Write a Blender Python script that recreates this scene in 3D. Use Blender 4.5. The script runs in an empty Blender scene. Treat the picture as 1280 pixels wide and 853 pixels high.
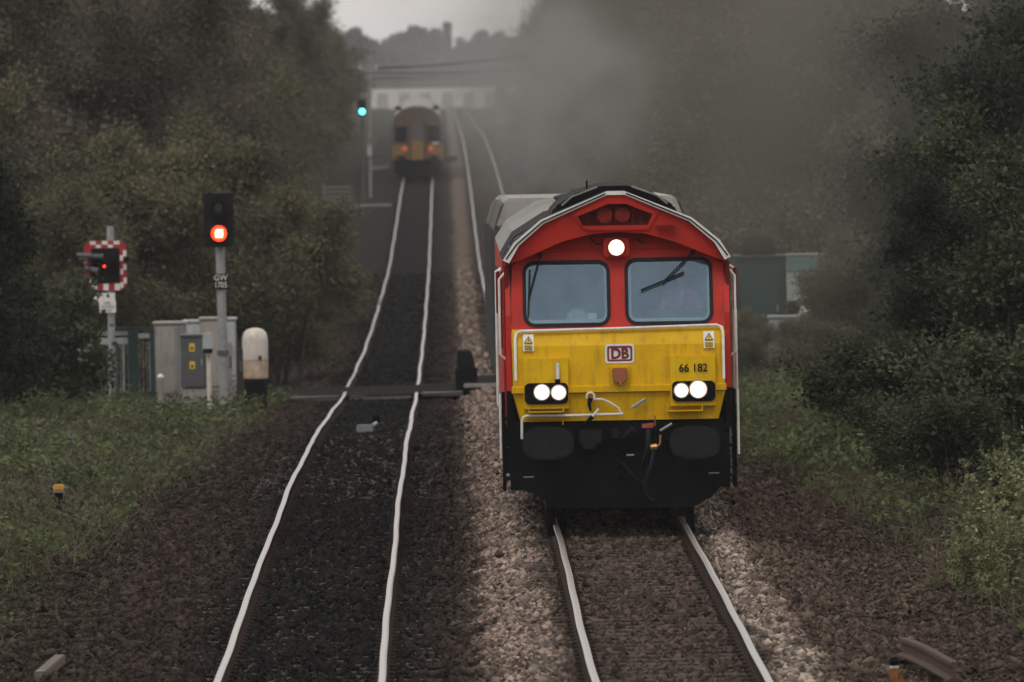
import bpy, bmesh, math, random
import numpy as np
from mathutils import Vector, Matrix, Quaternion
R = math.radians
random.seed(7)
rng = np.random.default_rng(11)
S = bpy.context.scene
C = S.collection

# ------------------------------------------------------------------ camera, sky, sun, exposure
FPX, CZ, XV, YH, ROLL = 14000.0, 5.45, 560.0, 100.0, R(1.0)   # focal length in photo pixels, eye height, track vanishing point
cd = bpy.data.cameras.new('camera'); cam = bpy.data.objects.new('camera', cd); C.objects.link(cam)
cd.sensor_width = 36.0; cd.lens = FPX / 1280.0 * 36.0
cd.clip_start = 1.0; cd.clip_end = 20000
fw = Vector(((640 - XV) / FPX, 1.0, -(426.5 - YH) / FPX)).normalized()
cam.location = (0, 0, CZ)
cam.rotation_mode = 'QUATERNION'
cam.rotation_quaternion = fw.to_track_quat('-Z', 'Y') @ Quaternion((0, 0, 1), -ROLL)
cd.dof.use_dof = True; cd.dof.focus_distance = 129.5; cd.dof.aperture_fstop = 6.0
S.camera = cam
w = bpy.data.worlds.new('World'); S.world = w; w.use_nodes = True
nt = w.node_tree; bg = nt.nodes['Background']
SUN_EL, SUN_ROT = R(52), R(200)
sky = nt.nodes.new('ShaderNodeTexSky'); sky.sky_type = 'NISHITA'; sky.sun_disc = False
sky.sun_elevation = SUN_EL; sky.sun_rotation = SUN_ROT; sky.air_density = 1.0; sky.dust_density = 4.0
hsv = nt.nodes.new('ShaderNodeHueSaturation'); hsv.inputs['Saturation'].default_value = 0.16
nt.links.new(sky.outputs[0], hsv.inputs['Color'])
cover = nt.nodes.new('ShaderNodeMix'); cover.data_type = 'RGBA'; cover.inputs[0].default_value = .86      # closed pale cloud cover
cover.inputs[7].default_value = (9.9, 9.4, 9.0, 1)
nt.links.new(hsv.outputs[0], cover.inputs[6]); nt.links.new(cover.outputs[2], bg.inputs[0])
bg.inputs[1].default_value = 0.09
sl = bpy.data.lights.new('sun', 'SUN'); so = bpy.data.objects.new('sun', sl); C.objects.link(so)
sl.energy = 0.9; sl.angle = R(25); sl.color = (1.0, 0.96, 0.9)
sd = Vector((math.sin(SUN_ROT) * math.cos(SUN_EL), math.cos(SUN_ROT) * math.cos(SUN_EL), math.sin(SUN_EL)))
so.rotation_euler = (-sd).to_track_quat('-Z', 'Y').to_euler()
so.location = (0, 0, 60)
S.view_settings.view_transform = 'Standard'; S.view_settings.look = 'None'
S.view_settings.exposure = 0.0; S.view_settings.gamma = 1.0; S.view_settings.use_curve_mapping = False
S.render.engine = 'CYCLES'
S.cycles.use_denoising = True
S.cycles.max_bounces = 6; S.cycles.diffuse_bounces = 3; S.cycles.glossy_bounces = 3
S.cycles.transparent_max_bounces = 12; S.cycles.volume_bounces = 0
S.cycles.sample_clamp_indirect = 6

# ------------------------------------------------------------------ measuring helpers
def P(px, py, d):
    """a point of the photograph (1280 px wide) at distance d, in world metres"""
    X, Y = px - 640, py - 426.5
    x = X * math.cos(ROLL) - Y * math.sin(ROLL) + 640; y = X * math.sin(ROLL) + Y * math.cos(ROLL) + 426.5
    return Vector(((x - XV) / FPX * d, d, CZ - (y - YH) / FPX * d))
_pd = np.array([-80, 102, 118, 136, 154, 171, 191, 200, 227, 235, 289, 333, 421, 490, 550, 600, 650, 720, 800, 3200.])
_pz = np.array([0, 0, .0, .04, 0, -.13, -.37, -.5, -.95, -1.03, -1.5, -1.63, -1.6, -.8, .05, .45, .85, 1.2, 1.4, 1.4])
_gd = np.arange(-80, 3200, 1.0); _gz = np.interp(_gd, _pd, _pz)
_k = np.ones(15) / 15; _gz = np.convolve(np.pad(_gz, 7, mode='edge'), _k, 'valid')
def prof(d): return np.interp(d, _gd, _gz)
XL, XR, DZR = -1.42, 1.98, 0.22
_cx = np.array([-400, -60, -30, -12, -7, -5, -4.0, -3.2, .15, .7, 3.25, 3.65, 4.4, 5.6, 7, 10, 30, 400.])
_cz = np.array([3, 2.0, 1.0, .1, -.12, -.3, -.30, -.19, -.19, .02, .02, -.02, -.3, -.2, .02, .7, 2.2, 4.0])
def hsh(a): return (np.sin(a) * 43758.5453) % 1.0
def vnoise(x, y, s, seed=0):
    x = np.asarray(x, float) / s + seed * 17.3; y = np.asarray(y, float) / s + seed * 5.1
    xi, yi = np.floor(x), np.floor(y); fx, fy = x - xi, y - yi
    fx = fx * fx * (3 - 2 * fx); fy = fy * fy * (3 - 2 * fy)
    h = lambda a, b: hsh(a * 12.9898 + b * 78.233)
    return (h(xi, yi) * (1 - fx) + h(xi + 1, yi) * fx) * (1 - fy) + (h(xi, yi + 1) * (1 - fx) + h(xi + 1, yi + 1) * fx) * fy

def G(x, d):
    x = np.asarray(x, float); d = np.asarray(d, float)
    rough = np.clip(np.maximum(-3.3 - x, x - 4.0) / .5, .12, 1)
    return prof(d) + np.interp(x, _cx, _cz) + rough * ((vnoise(x, d * .5, 1.1) - .5) * .10 + (vnoise(x * 1.3 + d * .4, d * .9 - x * .5, .45, 3) - .5) * .05)

# ------------------------------------------------------------------ materials
def mat(name, col, col2=None, rough=.6, metal=0., scale=6., bump=0., bscale=None, rnd=0., objrnd=0., emit=None, estr=0., spec=.5, detail=5., stretch=None, grime=0.):
    m = bpy.data.materials.new(name); m.use_nodes = True
    n, l = m.node_tree.nodes, m.node_tree.links
    b = n['Principled BSDF']
    b.inputs['Roughness'].default_value = rough; b.inputs['Metallic'].default_value = metal
    b.inputs['Specular IOR Level'].default_value = spec
    tc = n.new('ShaderNodeTexCoord'); src = tc.outputs['Object']
    if stretch:
        mp = n.new('ShaderNodeMapping'); mp.inputs['Scale'].default_value = stretch; l.new(src, mp.inputs[0]); src = mp.outputs[0]
    nz = n.new('ShaderNodeTexNoise'); nz.inputs['Scale'].default_value = scale; nz.inputs['Detail'].default_value = detail
    nz.inputs['Roughness'].default_value = .65
    l.new(src, nz.inputs['Vector'])
    cr = n.new('ShaderNodeValToRGB'); cr.color_ramp.elements[0].position = .33; cr.color_ramp.elements[1].position = .67
    c2 = col2 or tuple(c * .75 for c in col)
    cr.color_ramp.elements[0].color = (*c2, 1); cr.color_ramp.elements[1].color = (*col, 1)
    l.new(nz.outputs[0], cr.inputs[0]); out = cr.outputs[0]
    def vary(sock, amount, out):
        mr = n.new('ShaderNodeMapRange'); mr.inputs[3].default_value = 1 - amount; mr.inputs[4].default_value = 1 + amount
        l.new(sock, mr.inputs[0])
        h = n.new('ShaderNodeHueSaturation'); l.new(mr.outputs[0], h.inputs['Value']); l.new(out, h.inputs['Color']); return h.outputs[0]
    if grime:
        gm = n.new('ShaderNodeMapping'); gm.inputs['Scale'].default_value = (5, 5, .8); l.new(tc.outputs['Object'], gm.inputs[0])
        gn = n.new('ShaderNodeTexNoise'); gn.inputs['Scale'].default_value = 2.4; gn.inputs['Detail'].default_value = 8; gn.inputs['Roughness'].default_value = .72; l.new(gm.outputs[0], gn.inputs['Vector'])
        gr_ = n.new('ShaderNodeMapRange'); gr_.inputs[1].default_value = .5; gr_.inputs[2].default_value = .78; gr_.inputs[4].default_value = grime; l.new(gn.outputs[0], gr_.inputs[0])
        gx_ = n.new('ShaderNodeMix'); gx_.data_type = 'RGBA'; gx_.inputs[7].default_value = (.075, .052, .035, 1); l.new(gr_.outputs[0], gx_.inputs[0]); l.new(out, gx_.inputs[6]); out = gx_.outputs[2]
    if rnd:
        a = n.new('ShaderNodeAttribute'); a.attribute_name = 'rnd'; out = vary(a.outputs['Fac'], rnd, out)
    if objrnd:
        oi = n.new('ShaderNodeObjectInfo'); out = vary(oi.outputs['Random'], objrnd, out)
    l.new(out, b.inputs['Base Color'])
    if bump:
        bz = n.new('ShaderNodeTexNoise'); bz.inputs['Scale'].default_value = bscale or scale * 4; bz.inputs['Detail'].default_value = 6
        l.new(src, bz.inputs['Vector'])
        bp = n.new('ShaderNodeBump'); bp.inputs['Strength'].default_value = bump; bp.inputs['Distance'].default_value = .02
        l.new(bz.outputs[0], bp.inputs['Height']); l.new(bp.outputs[0], b.inputs['Normal'])
    if emit:
        b.inputs['Emission Color'].default_value = (*emit, 1); b.inputs['Emission Strength'].default_value = estr
    return m
M = {}
M['red'] = mat('red_paint', (.52, .032, .022), (.41, .026, .018), .45, spec=.14, scale=2.5, bump=.08, bscale=60, grime=0.45)
M['red_dark'] = mat('dark_red_paint', (.20, .012, .010), (.13, .01, .01), .5, scale=3, spec=.2)
M['yellow'] = mat('yellow_paint', (.72, .43, .004), (.60, .35, .003), .45, spec=.14, scale=2.2, bump=.1, bscale=50, grime=0.55)
M['yellow_plate'] = mat('clean_yellow_paint', (.74, .455, .006), (.60, .36, .004), .45, spec=.14, scale=4, grime=0.3)
M['black'] = mat('black_underframe_paint', (.0065, .0075, .0085), (.003, .0035, .004), .6, scale=5, bump=.2, spec=.06)
M['rubber'] = mat('black_rubber', (.018, .019, .021), (.011, .012, .013), .5, scale=12, spec=.1)
M['white'] = mat('white_paint', (.78, .76, .73), (.62, .6, .57), .4, scale=9, grime=0.3)
M['offwhite'] = mat('cream_enamel', (.70, .66, .60), (.55, .5, .44), .45, scale=3.0, grime=0.6)
M['roofgrey'] = mat('grey_roof_paint', (.30, .29, .27), (.19, .185, .175), .6, scale=2, grime=0.6)
M['steel'] = mat('galvanised_steel', (.36, .37, .38), (.26, .27, .28), .5, .3, scale=9)
M['railtop'] = mat('polished_rail_steel', (.62, .60, .58), (.5, .48, .47), .32, 1.0, scale=8, stretch=(8, .6, 1))
M['railside'] = mat('dark_rusty_rail_steel', (.045, .028, .02), (.022, .016, .013), .9, .0, scale=14, bump=.3, spec=.1)
M['rust'] = mat('rusty_steel', (.10, .055, .036), (.05, .03, .022), .85, scale=10, bump=.4)
M['rustorange'] = mat('orange_rust', (.30, .11, .03), (.14, .05, .02), .9, scale=16, bump=.4)
M['brown_plastic'] = mat('orange_brown_socket', (.34, .11, .03), (.24, .075, .025), .6, scale=20)
M['brass'] = mat('brass', (.55, .33, .09), (.4, .24, .07), .4, .6, scale=12)
M['redvalve'] = mat('red_valve_paint', (.36, .06, .04), (.2, .04, .03), .5, scale=12)
M['maroon'] = mat('maroon_print', (.17, .008, .012), (.15, .007, .01), .4)
M['print'] = mat('black_print', (.008, .008, .008), None, .7, spec=.12)
M['cabwall'] = mat('pale_cab_lining', (.26, .36, .42), (.18, .24, .32), .7, scale=3)
M['dash'] = mat('cream_desk_top', (.60, .57, .5), (.5, .47, .42), .6)
M['chrome'] = mat('bright_reflector', (.8, .8, .8), None, .15, 1.0)
def glow(name, c, s):
    return mat(name, c, c, .3, emit=c, estr=s)
M['lampwhite'] = glow('lit_white_lamp', (1, .93, .82), 5.0)
M['lampwarm'] = glow('warm_lamp_glow_rim', (1, .72, .52), .75)  # glow round the lamp core, painted as a dim warm emitting rim
M['lampred'] = glow('lit_red_led', (1, .028, .008), 5.5)
M['lamphot'] = glow('hot_centre_of_red_led', (1, .50, .28), 6.0)
M['lampgreen'] = glow('lit_green_led', (.10, 1, .78), 7.0)
M['taillight'] = glow('lit_tail_lamp', (1, .20, .08), .32)
M['lens_dark'] = mat('unlit_lens', (.02, .012, .012), None, .1)
M['sleeper'] = mat('old_timber_sleeper', (.062, .05, .043), (.03, .026, .023), .9, scale=5, bump=.5, stretch=(.4, 6, 6), objrnd=.35)
M['concrete'] = mat('weathered_concrete', (.30, .28, .26), (.19, .18, .17), .9, scale=5, bump=.3)
M['asphalt'] = mat('crossing_panel_rubber', (.022, .0215, .021), (.013, .013, .013), .95, scale=8, bump=.3, spec=.02)
M['cabinet'] = mat('grey_beige_cabinet_paint', (.36, .33, .30), (.28, .26, .235), .6, scale=2, grime=0.6)
M['cabinet_grey'] = mat('grey_cabinet_paint', (.20, .21, .215), (.15, .155, .16), .55, scale=3)
M['cabinet_dark'] = mat('dark_grey_cabinet_paint', (.085, .09, .095), (.06, .064, .07), .55, scale=3, grime=0.6)
M['cabinet_pale'] = mat('pale_blue_grey_paint', (.42, .45, .46), (.34, .37, .38), .55, scale=3, grime=0.6)
M['green_dark'] = mat('dark_green_fence_paint', (.012, .038, .036), (.008, .026, .026), .5, scale=4)
M['teal'] = mat('dark_teal_paint', (.012, .05, .052), (.008, .034, .037), .6, scale=3)
M['teal_pale'] = mat('pale_teal_paint', (.15, .25, .24), (.12, .2, .19), .5, scale=3)
M['signalblack'] = mat('matt_black_signal_head', (.014, .014, .016), (.008, .008, .009), .85, scale=8, spec=.12)
M['stripe_red'] = mat('signal_red_paint', (.36, .012, .018), (.28, .01, .015), .5, scale=6)
M['sticker_yellow'] = mat('sticker_yellow', (.75, .50, .03), None, .5)
M['yellowcap'] = mat('yellow_plastic_cap', (.68, .36, .03), (.5, .26, .03), .5)
M['bark'] = mat('brown_bark', (.075, .058, .045), (.04, .032, .026), .95, scale=9, bump=.6)
M['twig'] = mat('brown_twigs', (.12, .092, .070), (.07, .054, .043), .95, scale=9, rnd=.4, objrnd=.2)
M['wood'] = mat('old_grey_timber', (.16, .13, .11), (.10, .085, .07), .9, scale=6, stretch=(1, 8, 8))
M['skin'] = mat('skin', (.50, .29, .22), (.45, .26, .2), .5, scale=20)
M['pink'] = mat('pink_shirt_cloth', (.85, .28, .62), (.75, .22, .55), .8, scale=14)
M['hair'] = mat('brown_hair', (.05, .03, .02), (.03, .02, .014), .7, scale=30)
M['navy'] = mat('navy_trouser_cloth', (.02, .025, .05), None, .85)
M['seatcloth'] = mat('dark_seat_cloth', (.03, .035, .05), None, .9)
M['dmu_body'] = mat('brownish_train_paint', (.095, .062, .040), (.068, .045, .032), .45, scale=1.5)
M['dmu_yellow'] = mat('dull_yellow_train_end', (.23, .125, .04), (.17, .09, .03), .5, scale=2)
M['dmu_roof'] = mat('silver_train_roof', (.24, .24, .24), (.17, .17, .17), .5, scale=2)
M['dmu_window'] = mat('dark_train_window', (.01, .013, .016), None, .08)
M['wagon'] = mat('pale_grey_wagon_paint', (.42, .41, .39), (.29, .28, .265), .6, scale=1.2, bump=.1, grime=0.6)
M['wagon_side'] = mat('shaded_wagon_side_paint', (.085, .083, .08), (.05, .05, .048), .7, scale=1.0)  # wagon grey darkened: the shade on the sides is put into the colour
M['brick'] = mat('grey_bridge_masonry', (.16, .155, .15), (.11, .108, .105), .9, scale=.6)
M['chimney'] = mat('chimney_brick', (.10, .08, .07), (.07, .06, .05), .9, scale=.5)
M['farwall'] = mat('pale_far_cladding', (.62, .59, .56), (.5, .48, .46), .7, scale=.2)
def leafmat(name, a, b, rnd=.45, objrnd=.18, trans=.25, scale=.9):
    m = mat(name, a, b, .7, scale=scale, rnd=rnd, objrnd=objrnd, spec=.10)
    n, l = m.node_tree.nodes, m.node_tree.links
    pb = n['Principled BSDF']; tr = n.new('ShaderNodeBsdfTranslucent'); mx = n.new('ShaderNodeMixShader'); mx.inputs[0].default_value = trans
    src = pb.inputs['Base Color'].links[0].from_socket
    l.new(src, tr.inputs[0]); l.new(pb.outputs[0], mx.inputs[1]); l.new(tr.outputs[0], mx.inputs[2])
    l.new(mx.outputs[0], n['Material Output'].inputs[0]); return m
M['leaf_olive'] = leafmat('olive_leaves', (.165, .155, .088), (.105, .102, .062))
M['leaf_brown'] = leafmat('brown_bud_leaves', (.128, .115, .082), (.084, .076, .058))
M['leaf_dark'] = leafmat('dark_evergreen_leaves', (.034, .044, .026), (.018, .025, .016))
M['leaf_green'] = leafmat('fresh_green_leaves', (.085, .100, .052), (.045, .056, .030))
M['leaf_pale'] = leafmat('pale_weed_leaves', (.27, .28, .15), (.18, .19, .10))
M['leaf_far'] = leafmat('far_tree_leaves', (.075, .075, .055), (.05, .05, .04))
M['grass'] = leafmat('rough_grass', (.150, .150, .075), (.110, .09, .058), scale=.35)
M['weed'] = leafmat('low_weeds', (.138, .165, .072), (.064, .080, .038), scale=.35)
M['straw'] = leafmat('dry_straw', (.27, .21, .13), (.17, .13, .08), scale=.6)

def ballast_mat(name, rnd):
    m = bpy.data.materials.new(name); m.use_nodes = True; n, l = m.node_tree.nodes, m.node_tree.links
    b = n['Principled BSDF']; b.inputs['Roughness'].default_value = .95; b.inputs['Specular IOR Level'].default_value = .05
    g = n.new('ShaderNodeNewGeometry'); sx = n.new('ShaderNodeSeparateXYZ'); l.new(g.outputs['Position'], sx.inputs[0])
    nz = n.new('ShaderNodeTexNoise'); nz.inputs['Scale'].default_value = .55; nz.inputs['Detail'].default_value = 6; l.new(g.outputs['Position'], nz.inputs['Vector'])
    a1 = n.new('ShaderNodeMath'); a1.operation = 'MULTIPLY_ADD'; l.new(nz.outputs[0], a1.inputs[0]); a1.inputs[1].default_value = .9; a1.inputs[2].default_value = -.45
    a2 = n.new('ShaderNodeMath'); a2.operation = 'ADD'; 
    gt_ = n.new('ShaderNodeMath'); gt_.operation = 'LESS_THAN'; gt_.inputs[1].default_value = 239; l.new(sx.outputs[1], gt_.inputs[0])       # fresh stone on the right shoulder ends at the crossing
    lim = n.new('ShaderNodeMath'); lim.operation = 'MULTIPLY_ADD'; lim.inputs[1].default_value = 600; lim.inputs[2].default_value = 2.3; l.new(gt_.outputs[0], lim.inputs[0])
    mn = n.new('ShaderNodeMath'); mn.operation = 'MINIMUM'; l.new(sx.outputs[0], mn.inputs[0]); l.new(lim.outputs[0], mn.inputs[1]); l.new(mn.outputs[0], a2.inputs[0]); l.new(a1.outputs[0], a2.inputs[1])
    mr = n.new('ShaderNodeMapRange'); mr.inputs[1].default_value = -6; mr.inputs[2].default_value = 8; l.new(a2.outputs[0], mr.inputs[0])
    cr = n.new('ShaderNodeValToRGB'); e = cr.color_ramp.elements
    e[0].position = 0; e[0].color = (.052, .056, .032, 1); e[1].position = 1; e[1].color = (.048, .052, .031, 1)
    def st(x, c): q = e.new((x + 6) / 14); q.color = (*c, 1)
    st(-3.6, (.052, .039, .032)); st(-2.7, (.044, .033, .027)); st(-2.2, (.018, .0175, .017)); st(-.7, (.0165, .016, .0155)); st(-.1, (.036, .028, .024)); st(.22, (.075, .055, .045))
    st(.44, (.30, .23, .19)); st(.86, (.27, .205, .17)); st(1.04, (.09, .066, .053)); st(2.86, (.085, .062, .05)); st(2.98, (.34, .27, .225)); st(3.22, (.33, .262, .218)); st(3.46, (.11, .08, .064)); st(5.4, (.078, .058, .045))
    l.new(mr.outputs[0], cr.inputs[0])
    h = n.new('ShaderNodeHueSaturation'); l.new(cr.outputs[0], h.inputs['Color'])
    m2 = n.new('ShaderNodeMapRange'); m2.inputs[3].default_value = .22 if rnd else .12; m2.inputs[4].default_value = 1.75 if rnd else .75  # bed kept darker than the stones, as painted shade in the gaps
    if rnd:
        at = n.new('ShaderNodeAttribute'); at.attribute_name = 'rnd'; l.new(at.outputs['Fac'], m2.inputs[0])
    else:
        vz = n.new('ShaderNodeTexNoise'); vz.inputs['Scale'].default_value = 9; vz.inputs['Detail'].default_value = 8; l.new(g.outputs['Position'], vz.inputs['Vector']); l.new(vz.outputs[0], m2.inputs[0])
        m2.inputs[1].default_value = .3; m2.inputs[2].default_value = .7
        bp = n.new('ShaderNodeBump'); bp.inputs['Strength'].default_value = .8; bp.inputs['Distance'].default_value = .05; l.new(vz.outputs[0], bp.inputs['Height']); l.new(bp.outputs[0], b.inputs['Normal'])
    l.new(m2.outputs[0], h.inputs['Value']); l.new(h.outputs[0], b.inputs['Base Color']); return m
M['ballast'] = ballast_mat('limestone_ballast', True)
M['bed'] = ballast_mat('shaded_ballast_bed_dirt', False)  # bed dirt with the shade between stones painted into its colour

def glassmat():
    m = bpy.data.materials.new('dusty_windscreen_glass'); m.use_nodes = True; n, l = m.node_tree.nodes, m.node_tree.links
    n.remove(n['Principled BSDF'])
    tr = n.new('ShaderNodeBsdfTransparent'); tr.inputs[0].default_value = (.82, .88, .92, 1)
    df = n.new('ShaderNodeBsdfDiffuse'); gl = n.new('ShaderNodeBsdfGlossy'); gl.inputs['Roughness'].default_value = .06; gl.inputs[0].default_value = (.55, .72, .9, 1)
    tc = n.new('ShaderNodeTexCoord'); nz = n.new('ShaderNodeTexNoise'); nz.inputs['Scale'].default_value = 2.2; nz.inputs['Detail'].default_value = 5
    mp = n.new('ShaderNodeMapping'); mp.inputs['Scale'].default_value = (1.6, 1, 1.0); mp.inputs['Rotation'].default_value = (0, R(35), 0)
    l.new(tc.outputs['Object'], mp.inputs[0]); l.new(mp.outputs[0], nz.inputs['Vector'])
    cr = n.new('ShaderNodeValToRGB'); cr.color_ramp.elements[0].position = .3; cr.color_ramp.elements[1].position = .7
    cr.color_ramp.elements[0].color = (.22, .33, .46, 1); cr.color_ramp.elements[1].color = (.27, .44, .50, 1)
    l.new(nz.outputs[0], cr.inputs[0]); l.new(cr.outputs[0], df.inputs[0])
    a = n.new('ShaderNodeMixShader'); fm = n.new('ShaderNodeMapRange'); fm.inputs[1].default_value = .35; fm.inputs[2].default_value = .7; fm.inputs[3].default_value = .05; fm.inputs[4].default_value = .13; l.new(nz.outputs[0], fm.inputs[0]); l.new(fm.outputs[0], a.inputs[0]); l.new(tr.outputs[0], a.inputs[1]); l.new(df.outputs[0], a.inputs[2])
    b = n.new('ShaderNodeMixShader'); b.inputs[0].default_value = .115; l.new(a.outputs[0], b.inputs[1]); l.new(gl.outputs[0], b.inputs[2])
    l.new(b.outputs[0], n['Material Output'].inputs[0]); return m
M['glass'] = glassmat()

# ------------------------------------------------------------------ object helpers
def tag(o, label=None, cat=None, group=None, kind=None):
    if label: o['label'] = label
    if cat: o['category'] = cat
    if group: o['group'] = group
    if kind: o['kind'] = kind
    return o
def thing(name, label, cat, loc=(0, 0, 0), group=None, rot=(0, 0, 0)):
    o = bpy.data.objects.new(name, None); C.objects.link(o); o.location = loc; o.rotation_euler = rot
    o.empty_display_size = .3
    return tag(o, label, cat, group)
def link(name, me, parent=None, loc=(0, 0, 0)):
    o = bpy.data.objects.new(name, me); C.objects.link(o); o.location = loc
    if parent: o.parent = parent
    return o
def kids(o): return [c for c in o.children]
def copy_tree(o, loc, rotz=0., sc=1.0, label=None, group=None):
    r = o.copy(); C.objects.link(r); r.location = loc; r.rotation_euler = (0, 0, rotz); r.scale = (sc, sc, sc) if not isinstance(sc, tuple) else sc
    if label: r['label'] = label
    if group: r['group'] = group
    def rec(src, dst):
        for ch in kids(src):
            c = ch.copy(); C.objects.link(c); c.parent = dst; rec(ch, c)
    rec(o, r); return r

class MB:
    def __init__(s): s.v = []; s.f = []; s.m = []; s.cur = 0
    def add(s, vs, fs):
        o = len(s.v); s.v += [tuple(q) for q in vs]; s.f += [tuple(i + o for i in q) for q in fs]; s.m += [s.cur] * len(fs); return s
    def box(s, c, d):
        x, y, z = c; a, b, e = d[0] / 2, d[1] / 2, d[2] / 2
        return s.add([(x - a, y - b, z - e), (x + a, y - b, z - e), (x + a, y + b, z - e), (x - a, y + b, z - e), (x - a, y - b, z + e), (x + a, y - b, z + e), (x + a, y + b, z + e), (x - a, y + b, z + e)],
                     [(0, 3, 2, 1), (4, 5, 6, 7), (0, 1, 5, 4), (1, 2, 6, 5), (2, 3, 7, 6), (3, 0, 4, 7)])
    def prism(s, poly, y0, y1):                       # xz outline (counter-clockwise seen from the front), run along y
        n = len(poly); vs = [(p[0], y0, p[1]) for p in poly] + [(p[0], y1, p[1]) for p in poly]
        fs = [tuple(range(n)), tuple(range(2 * n - 1, n - 1, -1))] + [((i + 1) % n, i, n + i, n + (i + 1) % n) for i in range(n)]
        return s.add(vs, fs)
    def prism_x(s, poly, x0, x1):                     # yz outline, run along x
        n = len(poly); vs = [(x0, p[0], p[1]) for p in poly] + [(x1, p[0], p[1]) for p in poly]
        return s.add(vs, [tuple(range(n - 1, -1, -1)), tuple(range(n, 2 * n))] + [(i, (i + 1) % n, n + (i + 1) % n, n + i) for i in range(n)])
    def tube(s, pts, r, n=8, cap=True):
        pts = [Vector(p) for p in pts]; rs = r if isinstance(r, (list, tuple)) else [r] * len(pts)
        rings = []; up = None
        for i, p in enumerate(pts):
            t = (pts[min(i + 1, len(pts) - 1)] - pts[max(i - 1, 0)]).normalized()
            if up is None: up = t.orthogonal().normalized()
            up = (up - t * up.dot(t)); up = up.normalized() if up.length > 1e-6 else t.orthogonal().normalized()
            bb = t.cross(up)
            rings.append([p + (up * math.cos(2 * math.pi * k / n) + bb * math.sin(2 * math.pi * k / n)) * rs[i] for k in range(n)])
        vs = [q for ring in rings for q in ring]
        fs = [(i * n + k, i * n + (k + 1) % n, (i + 1) * n + (k + 1) % n, (i + 1) * n + k) for i in range(len(pts) - 1) for k in range(n)]
        if cap: fs += [tuple(range(n - 1, -1, -1)), tuple((len(pts) - 1) * n + k for k in range(n))]
        return s.add(vs, fs)
    def lathe(s, prof_, c=(0, 0, 0), axis='z', n=20, ex=1.0):   # prof_: (radius, height)
        vs = []
        for r, h in prof_:
            for k in range(n):
                a = 2 * math.pi * k / n; u, v = r * math.cos(a), r * math.sin(a) * (ex if axis != 'z' else 1)
                vs.append((c[0] + u, c[1] + v, c[2] + h) if axis == 'z' else (c[0] + u, c[1] + h, c[2] + v))
        m = len(prof_); fs = []
        for i in range(m - 1):
            for k in range(n):
                q = (i * n + k, i * n + (k + 1) % n, (i + 1) * n + (k + 1) % n, (i + 1) * n + k)
                fs.append(q if axis == 'z' else q[::-1])
        c0 = tuple(range(n)); c1 = tuple((m - 1) * n + k for k in range(n))
        if m == 4 and prof_[0][1] == prof_[-1][1]:        # a ring: closed profile, no caps
            fs += [((m - 1) * n + k, (m - 1) * n + (k + 1) % n, (k + 1) % n, k) for k in range(n)]
        else: fs += [c0[::-1], c1] if axis == 'z' else [c0, c1[::-1]]
        return s.add(vs, fs)
    def build(s, name, m, parent=None, bevel=0, smooth=False, loc=(0, 0, 0), seg=2):
        me = bpy.data.meshes.new(name); me.from_pydata(s.v, [], s.f)
        for q in (m if isinstance(m, (list, tuple)) else [m]): me.materials.append(q)
        if isinstance(m, (list, tuple)): me.polygons.foreach_set('material_index', s.m)
        bm = bmesh.new(); bm.from_mesh(me); bmesh.ops.recalc_face_normals(bm, faces=bm.faces)
        if bevel: bmesh.ops.bevel(bm, geom=[e for e in bm.edges if len(e.link_faces) == 2 and e.calc_face_angle() > .5], offset=bevel, segments=seg, affect='EDGES', clamp_overlap=True)
        bm.to_mesh(me); bm.free()
        if smooth:
            me.polygons.foreach_set('use_smooth', [True] * len(me.polygons))
            try: me.set_sharp_from_angle(angle=R(40))
            except Exception: pass
        me.update(); return link(name, me, parent, loc)
def box(name, c, d, m, parent=None, bevel=.006): return MB().box(c, d).build(name, m, parent, bevel)
def panel(name, outer, holes, yf, thick, m, parent):
    """flat sheet with holes: 2-D fill in xz, pushed to y = yf(x, z), thickened backwards"""
    bm = bmesh.new()
    for lp in [outer] + holes:
        vs = [bm.verts.new((p[0], 0, p[1])) for p in lp]
        for i in range(len(vs)): bm.edges.new((vs[i], vs[(i + 1) % len(vs)]))
    bmesh.ops.triangle_fill(bm, use_beauty=True, use_dissolve=False, edges=bm.edges[:])
    for f in bm.faces:
        f.normal_update()
        if f.normal.y > 0: f.normal_flip()
    ge = bmesh.ops.extrude_face_region(bm, geom=bm.faces[:])
    moved = [e for e in ge['geom'] if isinstance(e, bmesh.types.BMVert)]
    for v in bm.verts: v.co.y = yf(v.co.x, v.co.z)
    for v in moved: v.co.y += thick
    bmesh.ops.recalc_face_normals(bm, faces=bm.faces[:])
    me = bpy.data.meshes.new(name); bm.to_mesh(me); bm.free(); me.materials.append(m); return link(name, me, parent)
def rrect(x0, x1, z0, z1, r, n=5):
    out = []
    for cx, cz, a0 in ((x1 - r, z0 + r, -90), (x1 - r, z1 - r, 0), (x0 + r, z1 - r, 90), (x0 + r, z0 + r, 180)):
        for k in range(n + 1):
            a = R(a0 + 90 * k / n); out.append((cx + r * math.cos(a), cz + r * math.sin(a)))
    return out
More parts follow.
